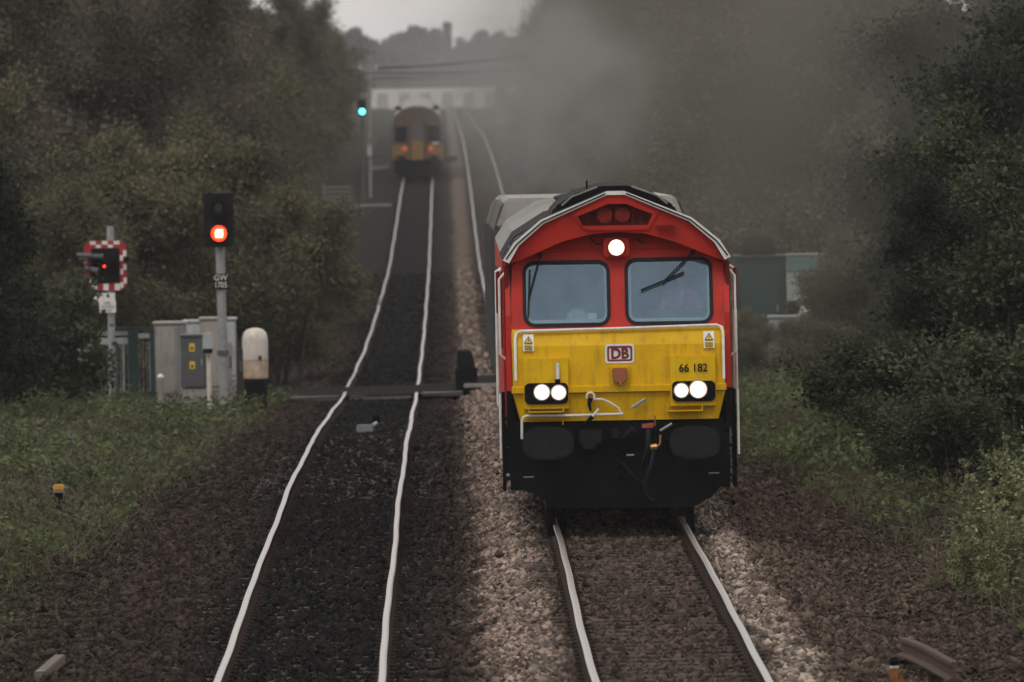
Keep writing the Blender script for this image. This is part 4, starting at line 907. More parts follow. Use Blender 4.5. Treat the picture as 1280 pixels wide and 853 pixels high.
# telephone on a post
b0 = P(262, 505, 217); tq = thing('telephone_post', 'slim cream post with a rounded telephone box left of the red signal', 'telephone post', (b0.x, 217, b0.z))
hp_ = P(261, 430, 217).z - b0.z; MB().tube([(0, 0, -.6), (0, 0, hp_)], .045, 10).build('post', M['offwhite'], tq)
z0 = P(260, 440, 217).z - b0.z; z1 = P(260, 416, 217).z - b0.z
bx_ = MB().prism(rrect(-.115, .085, z0, z1, .05), -.16, .06).build('telephone_box', M['cabinet_pale'], tq, .01); MB().box((-.015, -.165, z0 + .02), (.18, .02, .09)).build('box_opening', M['print'], bx_)
# white domed tank
a0 = P(319.5, 476, 226); tk = thing('domed_tank', 'white dome topped cylinder tank with rust stains right of the signal', 'tank', (a0.x, 226, a0.z))
hT = P(319.5, 410, 226).z - a0.z; rT = 16.2 / FPX * 226
MB().lathe([(rT * .72, .0), (rT * .96, .05), (rT, .12), (rT, .42)], n=28).build('lower_shell', mat('stained_cream_enamel', (.62, .52, .42), (.38, .24, .14), .5, scale=6), tk, smooth=True)
MB().lathe([(rT, .425), (rT, hT - .27), (rT * .97, hT - .18), (rT * .85, hT - .09), (rT * .6, hT - .03), (rT * .2, hT)], n=28).build('upper_shell', M['offwhite'], tk, smooth=True)
MB().lathe([(rT * 1.006, .40), (rT * 1.006, .425)], n=28).build('seam_band', M['cabinet'], tk)
MB().box((.10, -rT * .93, .46), (.07, .04, .10)).build('latch', M['rust'], tk, .01); MB().lathe([(rT * .9, -.85), (rT * .9, .01)], n=20).build('foot', M['black'], tk)
# dark green frame fence
dG = 223; g0 = P(118, 494, dG); fg = thing('green_fence', 'dark green metal frame fence with pale boards along its top', 'fence', (g0.x, dG, g0.z))
def F_(px, py): p = P(px, py, dG); return (p.x - g0.x, p.z - g0.z)
for px, wdd in ((119, .08), (166, .20), (190, .10)):
    x, z = F_(px, 411); MB().box((x, 0, z / 2 - .1), (wdd, .10, z + .2)).build('fence_post', M['green_dark'], fg, .01)
for py in (411.5, 493):
    x0, z = F_(117, py); x1, _ = F_(192, py); MB().box(((x0 + x1) / 2, -.01, z), (x1 - x0, .06, .07)).build('fence_rail', M['green_dark'], fg, .008)
for k, (a, c, py, hgt) in enumerate(((120, 161, 417, .09), (120, 161, 427, .13), (172, 187, 420, .10), (160, 163, 428, .1))):
    x0, z = F_(a, py); x1, _ = F_(c, py); MB().box(((x0 + x1) / 2, .03, z), (x1 - x0, .03, hgt)).build('fence_board', M['cabinet_pale'], fg, .006)
mw = MB()
for k in range(15):
    x, z = F_(122 + k * 4.7, 435); mw.tube([(x, .03, .03), (x, .03, z + .1)], .006, 4, False)
tag(mw.build('mesh_wires', M['steel'], fg), kind='stuff')
for px in (154, 187.5):
    x, z = F_(px, 428); MB().tube([(x, .06, -.1), (x, .06, z)], .025, 8).build('support_tube', M['steel'], fg)
# little white marker, dark stays round the signal
b0 = P(201, 497, 218); wm = thing('marker_post', 'short white marker post in the grass by the beige cabinet', 'marker post', (b0.x, 218, b0.z))
MB().tube([(0, 0, -.5), (0, 0, .36)], [.06, .05], 8).build('post', M['concrete'], wm); MB().lathe([(.05, .36), (.07, .40), (.03, .46)], n=10).build('cap', M['white'], wm)
for px, py, h in ((300.5, 500, 1.1), (288, 497, 1.2)):
    b0 = P(px, py, 219 if px > 295 else 222); q = thing('wooden_post', 'dark timber post beside the white tank' if px > 295 else 'pale timber stake close behind the red signal post', 'post', (b0.x, b0.y, b0.z))
    MB().box((0, 0, h / 2 - .35), (.13 if px > 295 else .09, .13, h + .5)).build('post', M['sleeper'] if px > 295 else M['concrete'], q, .01); MB().box((.02, -.075, h * .6), (.05, .03, .2)).build('bracket', M['cabinet_dark'], q)

# ------------------------------------------------------------------ small trackside objects
b0 = P(73.5, 628, 148); yp = thing('marker_peg', 'short black peg with a yellow cap in the weeds on the left', 'marker peg', (b0.x, 148, b0.z - .05))
MB().tube([(0, 0, -.4), (0, 0, .20)], .055, 10).build('peg', M['black'], yp); MB().box((0, 0, .19), (.15, .15, .03)).build('collar', M['cabinet_grey'], yp, .005); MB().prism(rrect(-.075, .075, .205, .285, .03), -.07, .07).build('cap', M['yellowcap'], yp, .015)
b0 = P(86, 561, 178); gp = thing('concrete_marker', 'small grey concrete marker standing in the green weeds on the left', 'marker post', (b0.x, 178, b0.z - .15))
MB().box((-.02, 0, .2), (.09, .10, .48)).build('post', M['concrete'], gp, .01); MB().box((.05, .02, .19), (.04, .09, .44)).build('stay', M['cabinet_grey'], gp, .008)
b0 = P(62, 838, 109.5); tg = thing('timber_offcut', 'grey timber offcut lying on the stones at the bottom left', 'timber', (b0.x, 109.5, b0.z + .02), rot=(R(2), 0, R(-4)))
MB().box((0, 0, 0), (.11, 1.9, .10)).build('plank', M['wood'], tg, .01); MB().box((0, -.9, .052), (.085, .05, .006)).build('end_band', M['steel'], tg)
b0 = P(1152, 826, 105); ro = thing('rail_offcut', 'short bent rusty rail offcut lying on the stones at the bottom right', 'rail offcut', (b0.x, 105, b0.z))
rp = [P(1129, 798, 108.5), P(1142, 802, 107), P(1156, 808, 106), P(1172, 816.5, 105), P(1194, 829, 103.8)]
pr = [(-.072, -.150), (.072, -.150), (.072, -.138), (.013, -.12), (.013, -.045), (.036, -.034), (.036, -.006), (.026, .004), (-.026, .004), (-.036, -.006), (-.036, -.034), (-.013, -.045), (-.013, -.12), (-.072, -.138)]
rb = MB(); n_ = len(pr); vs = [(p.x + q[0] - b0.x, p.y - 105, p.z + q[1] * 1.15 - b0.z) for p in rp for q in pr]
rb.add(vs, [tuple(range(n_)), tuple(range(5 * n_ - 1, 4 * n_ - 1, -1))] + [(i * n_ + k, i * n_ + (k + 1) % n_, (i + 1) * n_ + (k + 1) % n_, (i + 1) * n_ + k) for i in range(4) for k in range(n_)])
rb.build('rail_piece', M['rust'], ro); 
MB().box((rp[4].x - b0.x, rp[4].y - 105 + .05, rp[4].z - b0.z - .20), (.22, .10, .06)).build('foot_plate', M['rust'], ro, .01)
b0 = P(1119, 862, 101); rs = thing('rusty_stake', 'orange rusty stake with black cap and white band at the bottom edge', 'stake', (b0.x, 101, b0.z))
zz = P(1119, 836, 101).z - b0.z; MB().box((0, 0, zz / 2 - .05), (.075, .05, zz + .1)).build('stake', M['rustorange'], rs, .006); MB().box((0, 0, zz + .012), (.08, .055, .025)).build('white_band', M['white'], rs, .004)
MB().lathe([(.045, zz + .025), (.05, zz + .06), (.03, zz + .10)], n=10).build('cap', M['black'], rs); MB().prism([(.03, zz - .22), (.16, zz - .22), (.16, zz - .18), (.05, zz - .06)], -.02, .02).build('side_bracket', M['rustorange'], rs)
b0 = P(456, 541, 190); ab = thing('track_box', 'small grey equipment box between the left rails with a black knob', 'equipment box', (b0.x, 190, b0.z))
MB().box((0, 0, .07), (.28, .25, .13)).build('case', M['cabinet_grey'], ab, .015); MB().tube([(.14, .05, .12), (.20, .12, .16)], .03, 8).build('link', M['cabinet_pale'], ab); MB().lathe([(.06, .16), (.075, .24), (.065, .30)], (.19, .2, 0), n=12).build('knob', M['black'], ab)
b0 = P(583, 487, 233); bx = thing('black_bin', 'black upright case standing on the crossing beside the locomotive', 'equipment case', (b0.x, 233, b0.z))
hb_ = P(583, 435, 233).z - b0.z
MB().prism([(-.23, 0), (.22, 0), (.24, hb_ * .52), (-.22, hb_ * .52)], -.18, .18).build('lower_case', M['black'], bx, .02); MB().prism([(-.19, hb_ * .525), (.20, hb_ * .525), (.12, hb_ * .93), (-.18, hb_ * .93)], -.15, .15).build('upper_case', M['print'], bx, .02)
MB().box((-.04, 0, hb_ * .96), (.26, .22, .05)).build('lid', M['cabinet_dark'], bx, .01)
# things half seen through the smoke on the right
t, wd, ht = cabinet('equipment_hut', 'dark teal equipment hut in the smoke right of the locomotive', (921, 322, 981, 446), 236, 2.2, M['teal'], cat='hut')
door_on(t, -wd / 2 + .1, wd / 2 - .12, .08, ht - .15, M['teal']); MB().lathe([(.36, ht + .04), (.40, ht + .18), (.30, ht + .42), (.08, ht + .5)], (.0, .9, 0), n=16).build('roof_vent', M['black'], t)
t, wd, ht = cabinet('board_sign', 'white board with a pale teal top beside the dark teal hut', (984, 319, 1034, 377), 232, .18, M['cabinet_pale'], cat='sign')
MB().box((0, -.012, ht - .16), (wd - .01, .02, .33)).build('teal_band', M['teal_pale'], t); MB().tube([(-.1, .09, -2.1), (-.1, .09, -.005)], .05, 8).build('post', M['steel'], t)
t, wd, ht = cabinet('small_cabinet', 'small white cabinet with a buff base below the white board', (962, 397, 1000, 442), 230, .5, M['cabinet_pale'])
MB().box((0, -.012, .16), (wd - .02, .02, .3)).build('buff_panel', M['cabinet'], t); MB().box((.1, -.03, ht * .55), (.24, .04, .18)).build('dark_vent', M['cabinet_dark'], t)
b0 = P(1005, 395, 231); q = thing('marker_plate', 'small tilted white plate between the white board and cabinet', 'plate', (b0.x, 231, b0.z - .9))
MB().tube([(0, .02, -1.2), (0, .02, .9)], .03, 6).build('post', M['steel'], q); MB().prism([(-.13, .86), (.09, .78), (.15, 1.02), (-.05, 1.12)], -.03, -.005).build('plate', M['white'], q, .004)

# ------------------------------------------------------------------ far end of the line
dP = 552.0; b0 = P(463, 235, dP); zb = float(G(b0.x, dP)); lp = thing('telegraph_pole', 'thin pale pole with wires at its top beside the distant train', 'pole', (b0.x, dP, zb))
tp_ = P(462.5, 83, dP); hP = tp_.z - zb
MB().tube([(0, 0, -.3), (tp_.x - b0.x, 0, hP)], [.075, .055], 10).build('pole', M['concrete'], lp, smooth=True)
MB().box((0, 0, hP - .15), (.9, .08, .08)).build('crossarm', M['steel'], lp)
for q in (-.4, .4): MB().lathe([(.03, hP - .11), (.05, hP - .05), (.03, hP + .03)], (q, 0, 0), n=8).build('insulator', M['white'], lp)
zr = P(465, 176, dP).z - zb; ri = MB(); ri.tube([(.06 + .22 * math.cos(a), -.12, zr + .22 * math.sin(a)) for a in np.linspace(0, 2 * math.pi, 17)], .03, 6); ri.build('round_guard', M['concrete'], lp); MB().box((0, -.1, zr - .5), (.22, .16, .5)).build('control_box', M['cabinet_pale'], lp, .01)
def wire(label, pts, r):
    pts = [Vector(p) for p in pts]; o = []
    for a, b in zip(pts[:-1], pts[1:]):
        for t in np.linspace(0, 1, 9)[:-1]: q = a.lerp(b, t); q.z -= .18 * 4 * t * (1 - t) * min(1, (a - b).length / 12); o.append(q)
    o.append(pts[-1]); return tag(MB().tube(o, r, 5).build('overhead_wire', M['rubber'], None), label, 'wire')
wire('thin dark wire from the pale pole rising to the right wood', [P(380, 92, dP + 2), tp_ + Vector((.4, 0, -.1)), P(735, 58, dP + 6)], .035)
wire('lower thin dark wire sagging across the line below the other wire', [P(390, 96, dP + 14), P(470, 91, dP + 14), P(735, 80, dP + 20)], .028)
t, wd, ht = cabinet('trackside_box', 'low dark box left of the distant train', (463, 197, 486, 209), 640, .7, M['cabinet_dark'], cat='equipment box')
MB().box((0, -.012, ht * .5), (wd * .8, .02, .03)).build('seam', M['black'], t)
t, wd, ht = cabinet('trackside_box', 'small dark box right of the distant train', (558, 196, 572, 206), 645, .6, M['rust'], cat='equipment box')
MB().box((0, -.012, ht * .5), (wd * .8, .02, .03)).build('seam', M['black'], t)
g0 = P(405, 247, 522); zz = float(G(g0.x, 522)); gt = thing('field_gate', 'pale barred field gate under the trees left of the line', 'gate', (g0.x, 522, zz))
gx = P(440, 247, 522).x - g0.x
for k in range(5): MB().box((gx / 2, 0, .30 + k * .22), (gx, .05, .07)).build('gate_bar', M['concrete'], gt)
for q in (0, gx): MB().box((q, .02, .6), (.14, .14, 1.5)).build('gate_post', M['cabinet_dark'] if q else M['concrete'], gt)
s0 = P(441, 251, 528); s1 = P(489, 250, 528); zz = float(G(s0.x, 528)); cs = thing('concrete_walkway', 'low pale concrete walkway strip left of the far track', 'walkway', ((s0.x + s1.x) / 2, 528, zz))
MB().box((0, .8, .12), (s1.x - s0.x, 1.6, .2)).build('slab', M['cabinet_grey'], cs, .02); MB().box((0, -.04, .16), (s1.x - s0.x, .06, .06)).build('edge', M['concrete'], cs)
# road bridge across the line
dB = 1050.0; kB = FPX / dB; br = thing('road_bridge', 'grey flat road bridge crossing the line beyond the distant train', 'bridge', (0, dB, 0))
zA = P(560, 89, dB).z; zD = P(560, 110, dB).z; zc_ = P(560, 95, dB).z
MB().box((0, 3, (zc_ + zD) / 2), (44, 7, zc_ - zD)).build('deck', M['brick'], br)
for y in (-.6, 6.6):
    pp = MB().box((0, y, (zA + zc_) / 2 + .3), (44, .25, zA - zc_ + .6)).build('parapet', M['brick'], br); MB().box((0, y, zA + .66), (44, .45, .12)).build('coping', M['concrete'], pp)
for x in (-11.5, .35 + XR + 3, 13): MB().box((x, 3, zD / 2), (.9, 6, zD + 1.5)).build('pier', M['brick'], br)
# chimney
dC = 2050.0; c0 = P(559.5, 60, dC); zt = P(559.5, 27, dC).z; ch_ = thing('chimney', 'tall slim factory chimney above the hazy far trees', 'chimney', (c0.x, dC, 1.3))
MB().tube([(0, 0, 0), (0, 0, zt - 1.5)], [1.05, .72], 14).build('stack', M['chimney'], ch_, smooth=True); MB().lathe([(.80, zt - 2.9), (.88, zt - 2.5), (.88, zt - 1.9), (.74, zt - 1.4)], n=14).build('crown_ring', M['chimney'], ch_)
# long pale shed seen under the bridge
dH = 1700.0; s0 = P(462, 133, dH); s1 = P(630, 130, dH); zt = P(540, 111, dH).z; zg = 1.2
sh_ = thing('pale_shed', 'long pale industrial shed seen under the road bridge', 'shed', ((s0.x + s1.x) / 2, dH, zg)); wS = s1.x - s0.x
MB().box((0, 8, (zt - zg + 1.2) / 2), (wS, 16, zt - zg + 1.2)).build('wall', M['farwall'], sh_); MB().prism([(-wS / 2 - .4, zt - zg + 1.22), (wS / 2 + .4, zt - zg + 1.22), (0, zt - zg + 2.8)], -.4, 16.4).build('roof', M['roofgrey'], sh_)
for k in range(6): MB().box((-wS / 2 + 2 + k * (wS - 4) / 5, -.03, 1.4), (1.6, .06, 2.2)).build('shed_door', M['cabinet'], sh_)

# ------------------------------------------------------------------ trees
bareA = make_tree('bare_tree', 'tall brown half bare tree in the left wood above the dark green fence', 'tree', 'half bare trees in the left wood', 'leaf_brown', 21, H=11.5, spread=3.9, stems=1, limbs=20, branches=9, twigs=10, leaves=27, size=.068, low=.12, scatter=.26)
bareB = make_tree('bare_tree', 'half bare brown tree standing in the wood left of the line', 'tree', 'half bare trees in the left wood', 'leaf_brown', 22, H=10.5, spread=4.2, stems=3, limbs=24, branches=8, twigs=10, leaves=27, size=.068, low=.1, scatter=.28)
oliveA = make_tree('leafy_tree', 'olive leafy tree in the wood beside the line', 'tree', 'olive leafy trees along the line', 'leaf_olive', 23, H=10.5, spread=4.0, stems=1, limbs=20, branches=8, twigs=9, leaves=46, size=.078, low=.08, scatter=.34)
oliveB = make_tree('leafy_tree', 'bushy olive tree in the wood beside the line', 'tree', 'olive leafy trees along the line', 'leaf_olive', 24, H=9.0, spread=4.2, stems=4, limbs=24, branches=8, twigs=8, leaves=46, size=.076, low=.04, scatter=.34)
bushA = make_tree('hawthorn_bush', 'broad pale olive bush behind the cabinets', 'bush', None, 'leaf_olive', 25, stem_name='stem', H=5.4, spread=2.5, stems=6, limbs=30, branches=7, twigs=8, leaves=46, size=.060, low=.03, scatter=.22, trunk_r=.1)
darkA = make_tree('evergreen_bush', 'very dark evergreen bush at the left edge', 'bush', None, 'leaf_dark', 26, stem_name='stem', H=5.6, spread=1.9, stems=5, limbs=30, branches=8, twigs=8, leaves=30, size=.062, low=.0, scatter=.18, trunk_r=.1)
hedgeA = make_tree('dark_bush', 'large dark bush crowding the right side of the line', 'bush', None, 'leaf_dark', 27, stem_name='stem', H=6.2, spread=2.7, stems=6, limbs=36, branches=8, twigs=9, leaves=30, size=.060, low=.02, scatter=.20, trunk_r=.1)
farA = make_tree('far_tree', 'rounded hazy tree far beyond the bridge', 'tree', 'hazy trees far beyond the bridge', 'leaf_far', 28, H=12, spread=5.5, stems=1, limbs=16, branches=6, twigs=7, leaves=14, size=.55, low=.15, scatter=.6)
used = set()
def put(proto, x, d, sc=1.0, label=None, group=None, dz=0.):
    loc = (x, d, float(G(x, d)) + dz); rz = random.uniform(0, 6.28)
    sv = (sc * random.uniform(.92, 1.1), sc * random.uniform(.92, 1.1), sc)
    if proto.name not in used:
        used.add(proto.name); proto.location = loc; proto.rotation_euler = (0, 0, rz); proto.scale = sv
        if label: proto['label'] = label
        if group: proto['group'] = group
        return proto
    o = copy_tree(proto, loc, rz, sv, label, group)
    if not group and 'group' in o: pass
    return o
def X_(px, d): return (px - XV) / FPX * d
gB, gO, gF, gR = 'half bare trees in the left wood', 'olive leafy trees along the line', 'hazy trees far beyond the bridge', 'smoky trees in the right wood'
put(bareA, -10.8, 268, 1.05); put(bareB, -8.4, 285, .95); put(oliveA, -11.8, 255, .8, 'olive leafy tree at the upper left edge behind the dark bush')
put(bushA, X_(345, 262), 262, .80, 'rounded pale olive bush right behind the white domed tank')
put(bushA, X_(170, 250), 250, 1.0, 'broad olive bush rising behind the dark green fence')
put(bushA, X_(245, 258), 258, 1.05, 'tall olive bush rising behind the red signal post')
put(bushA, X_(88, 246), 246, .8, 'olive bush behind the chequered crossing light')
put(bushA, X_(385, 330), 330, .72, 'low olive bush at the foot of the left wood nearest the line')
i = 0
for d in np.arange(300, 720, 17.):
    x = -8.2 + random.uniform(-.7, .5) - (1.2 if d < 340 else 0); pr_ = (bareA, bareB, oliveA, bareB, bareA, oliveB)[i % 6]; i += 1
    put(pr_, x, d, random.uniform(.85, 1.05) * (.95 if d < 600 else .8), 'half bare brown tree standing in the wood left of the line' if pr_ in (bareA, bareB) else 'olive leafy tree in the wood beside the line', gB if pr_ in (bareA, bareB) else gO)
for d in np.arange(275, 560, 24.):
    pr_ = (bareB, bareA, oliveB)[i % 3]; i += 1
    put(pr_, -13.5 + random.uniform(-1, 1), d, random.uniform(1.05, 1.3), 'half bare brown tree standing in the wood left of the line' if pr_ in (bareA, bareB) else 'olive leafy tree in the wood beside the line', gB if pr_ in (bareA, bareB) else gO)
put(darkA, X_(-62, 203), 203, .95, 'very dark evergreen bush at the left edge in front of the wall end')
put(darkA, X_(-78, 194), 194, .8, 'second dark evergreen bush cut off by the left edge')
ivy = make_tree('ivy_bush', 'low ivy bush with pale leaf tips against the pale wall end', 'bush', None, 'leaf_green', 31, stem_name='stem', H=2.6, spread=.9, stems=4, limbs=18, branches=6, twigs=7, leaves=14, size=.075, low=0., scatter=.16, trunk_r=.06)
ivy.location = (X_(72, 212), 212, float(G(-7.4, 212)))
# right wood
smoky = [(8.2, 262, oliveB, 1.0), (9.5, 285, oliveA, 1.1), (8.0, 310, bareA, 1.05), (10.5, 300, oliveB, 1.1), (7.6, 345, oliveA, 1.0), (7.4, 380, bareB, 1.05), (7.7, 420, oliveA, 1.0), (8.0, 455, oliveB, 1.1), (7.6, 495, bareA, 1.0), (7.9, 540, oliveA, 1.0), (8.2, 590, bareB, 1.05), (8.8, 640, oliveB, 1.05), (9.4, 700, oliveA, 1.05), (10.2, 770, bareA, 1.1), (11.5, 840, oliveB, 1.3), (13, 930, oliveA, 1.3), (11.5, 345, bareA, 1.2), (12.5, 400, oliveB, 1.3), (12, 470, bareB, 1.3), (11, 560, oliveA, 1.3), (11, 660, bareA, 1.4), (12, 780, oliveB, 1.5)]
for x, d, pr_, sc in smoky: put(pr_, x, d, sc, 'tree in the smoky wood right of the locomotive roof', gR)
for x, d, sc, lb in ((9.3, 172, 1.0, 'large dark bush at the right edge behind the pale weeds'), (10.6, 196, 1.15, 'tallest dark bush reaching up the right edge'), (10.1, 209, .95, 'dark bush right of the white board in the smoke'), (11.4, 226, 1.2, 'dark bush standing farthest back on the right beside the smoke'), (7.9, 163, .55, 'low dark bush at the foot of the right bank'), (9.2, 188, .75, 'middle sized dark bush between the low one and the white board'),
                     (4.7, 345, .42, 'low dark shrub beside the right track beyond the locomotive roof'), (4.6, 392, .42, 'second low dark shrub beyond the locomotive roof'), (4.5, 440, .42, 'third low dark shrub along the far right track'), (4.4, 490, .42, 'fourth low dark shrub along the far right track'), (4.4, 545, .45, 'low dark shrub level with the distant train'), (4.4, 610, .5, 'farthest low dark shrub along the right track')):
    put(hedgeA, x, d, sc, lb)
put(bushA, X_(1062, 221), 221, .52, 'small olive bush hiding the right side of the white board in the smoke'); put(bushA, X_(1003, 225), 225, .26, 'low olive shrub right of the small white cabinet'); put(bushA, X_(938, 229), 229, .30, 'low olive shrub at the foot of the dark teal hut')
lt = make_tree('leafy_bush', 'light tipped green bush along the right edge of the dark mass', 'bush', None, 'leaf_green', 33, stem_name='stem', H=4.6, spread=1.5, stems=5, limbs=26, branches=7, twigs=8, leaves=24, size=.05, low=0., scatter=.15, trunk_r=.07)
lt.location = (X_(1292, 158), 158, float(G(8.3, 158)))
lo = make_tree('low_bush', 'low fresh green bush spreading at the foot of the right bank', 'bush', None, 'leaf_green', 35, stem_name='stem', H=1.5, spread=1.3, stems=6, limbs=20, branches=6, twigs=6, leaves=20, size=.045, low=0., scatter=.13, trunk_r=.04)
def putlo(x, d, sc, lb, first=[True]):
    if first[0]: first[0] = False; lo.location = (x, d, float(G(x, d)) - .05); lo.scale = (sc, sc, sc); lo['label'] = lb
    else: copy_tree(lo, (x, d, float(G(x, d)) - .05), random.uniform(0, 6), sc, lb)
putlo(6.3, 139, .85, 'low green bush below the dark bushes, level with the locomotive buffers'); putlo(5.9, 150, .7, 'small green bush close right of the locomotive'); putlo(6.5, 128, .62, 'low green bush just left of the pale tall weeds'); putlo(7.3, 146, 1.1, 'wider green bush under the dark bushes at the right'); putlo(6.3, 162, 1.0, 'green bush farthest back at the foot of the right bank')
# far trees
hz_ = [(455, 58, 1700, 1.25), (440, 50, 1600, 1.2), (470, 62, 1900, 1.1), (495, 52, 2000, 1.45), (515, 44, 2000, 1.55), (535, 46, 2050, 1.5), (553, 56, 2000, 1.3), (575, 66, 2200, 1.2), (600, 52, 2300, 1.5), (622, 55, 2300, 1.45), (640, 62, 2100, 1.2), (655, 56, 1400, 1.4), (676, 40, 1250, 1.55), (706, 20, 1150, 1.7), (488, 70, 1750, .9), (590, 74, 1900, .9), (645, 66, 1600, 1.0)]
for px, py, d, sc in hz_:
    d = min(d * 1.4, 2960); p = P(px, py, d); h = p.z - 1.3; put(farA, p.x, d, h / 12.2, 'rounded hazy tree far beyond the bridge', gF)

# ------------------------------------------------------------------ weeds, grass, brambles
def blades(name, x, d, h, width, m, lean=.35, label=None):
    n = len(x); z = G(x, d); a = rng.uniform(0, 6.28, n); L_ = rng.uniform(0, lean, n) * h
    ux, uy = np.cos(a), np.sin(a); b = rng.uniform(0, 6.28, n); wx, wy_ = np.cos(b) * width / 2, np.sin(b) * width / 2
    p0 = np.stack([x, d, z - .05], 1); wv = np.stack([wx, wy_, 0 * wx], 1)
    p1 = p0 + np.stack([ux * L_ * .35, uy * L_ * .35, h * .6], 1); p2 = p0 + np.stack([ux * L_, uy * L_, h], 1)
    v = np.stack([p0 - wv, p0 + wv, p1 + wv * .8, p1 - wv * .8, p2 + wv * .15, p2 - wv * .15], 1).reshape(-1, 3)
    f = (np.array([(0, 1, 2, 3), (3, 2, 4, 5)])[None] + (np.arange(n) * 6)[:, None, None]).reshape(-1, 4)
    return tag(npmesh(name, v, f, m, np.repeat(np.clip(vnoise(x, d * .5, .8, 5) + rng.uniform(-.3, .3, n), 0, 1), 2)), kind='stuff')
def edgeL(d): return np.interp(d, [95, 104, 112, 125, 140, 160, 185, 210, 235], [-4.35, -4.45, -4.75, -4.75, -4.15, -3.85, -3.55, -3.4, -3.3]) + (vnoise(d, 0 * d, 4, 2) - .5) * .7
def scatter(n, x0, x1, d0, d1, fn):
    x = rng.uniform(x0, x1, n); d = rng.uniform(d0, d1, n); k = fn(x, d); return x[k], d[k]
left_ok = lambda x, d: (x < edgeL(d)) & (rng.uniform(size=len(x)) < np.clip((edgeL(d) - x) / .8, .12, 1))
x, d = scatter(60000, -13, -3, 96, 232, left_ok); clump = vnoise(x, d * .4, 1.3, 9)
blades('grass', x, d, rng.uniform(.08, .28, len(x)) * (.4 + .8 * clump), .013, M['grass'], .7)
x, d = scatter(9000, -13, -3.4, 98, 228, left_ok); k = vnoise(x, d * .4, 1.1, 4) > .62; x, d = x[k], d[k]
blades('dry_grass', x, d, rng.uniform(.2, .5, len(x)), .010, M['straw'], .5)
x, d = scatter(110000, -13, -3, 98, 232, left_ok); cl = vnoise(x, d * .45, 1.0, 14) * .7 + vnoise(x, d, .4, 2) * .3
k = cl > .34; x, d, cl = x[k], d[k], cl[k]; hgt = (cl - .30) * 1.15 * rng.beta(2.2, 1.2, len(x))
lv, lf = leaf_quads(np.stack([x, d, G(x, d) + .03 + hgt], 1), .042 * rng.uniform(.6, 1.5, len(x))[:, None] ** 1.0, 2.1)
tag(npmesh('weeds', lv, lf, M['weed'], np.clip(vnoise(x, d * .5, 1.2, 6) + rng.uniform(-.25, .25, len(x)), 0, 1)), kind='stuff')
# right bank
edgeR = lambda d: np.interp(d, [95, 106, 116, 125, 135, 150, 175, 230], [6.0, 5.9, 5.5, 5.3, 5.0, 4.6, 4.4, 4.4]) + (vnoise(d, 0 * d, 3, 8) - .5) * .8
right_ok = lambda x, d: (x > edgeR(d)) & (rng.uniform(size=len(x)) < np.clip((x - edgeR(d)) / .7, .12, 1))
x, d = scatter(42000, 4.2, 11, 98, 235, right_ok); clump = vnoise(x, d * .4, 1.0, 19)
blades('grass', x, d, rng.uniform(.10, .36, len(x)) * (.4 + .8 * clump), .013, M['grass'], .8)
x, d = scatter(90000, 4.2, 11, 108, 232, right_ok); cl = vnoise(x, d * .45, 1.0, 24) * .7 + vnoise(x, d, .4, 12) * .3
k = cl > .36; x, d, cl = x[k], d[k], cl[k]; hgt = (cl - .32) * 1.2 * rng.beta(2.2, 1.2, len(x))
lv, lf = leaf_quads(np.stack([x, d, G(x, d) + .03 + hgt], 1), .040 * rng.uniform(.6, 1.5, len(x))[:, None] ** 1.0, 2.1)
tag(npmesh('weeds', lv, lf, M['weed'], np.clip(vnoise(x, d * .5, 1.2, 16) + rng.uniform(-.25, .25, len(x)), 0, 1)), kind='stuff')
# dead bramble arcs on the right and dry stalks
def arcs(name, n, x0, x1, d0, d1, hmin, hmax, m, r_, fn):
    x, d = scatter(n, x0, x1, d0, d1, fn); n = len(x); a = rng.uniform(0, 6.28, n); ln = rng.uniform(.25, .9, n); h = rng.uniform(hmin, hmax, n); t = np.linspace(0, 1, 6)
    px = x[:, None] + np.cos(a)[:, None] * ln[:, None] * t; py = d[:, None] + np.sin(a)[:, None] * ln[:, None] * t
    pz = G(x, d)[:, None] + h[:, None] * np.sin(math.pi * np.minimum(t * .85 + .02, 1)) + rng.normal(size=(n, 6)) * .012
    v, f = sticks(np.stack([px, py, pz], -1), np.full(n, r_)); return tag(npmesh(name, v, f, m, np.repeat(rng.uniform(size=n), 15)), kind='stuff')
arcs('bramble_stems', 2600, 4.6, 8.2, 100, 150, .12, .45, M['twig'], .0065, right_ok)
arcs('bramble_stems', 1100, 4.8, 7.5, 100, 128, .12, .40, M['straw'], .004, right_ok)
arcs('bramble_stems', 5200, -9, -3.4, 100, 200, .10, .42, M['twig'], .008, left_ok)
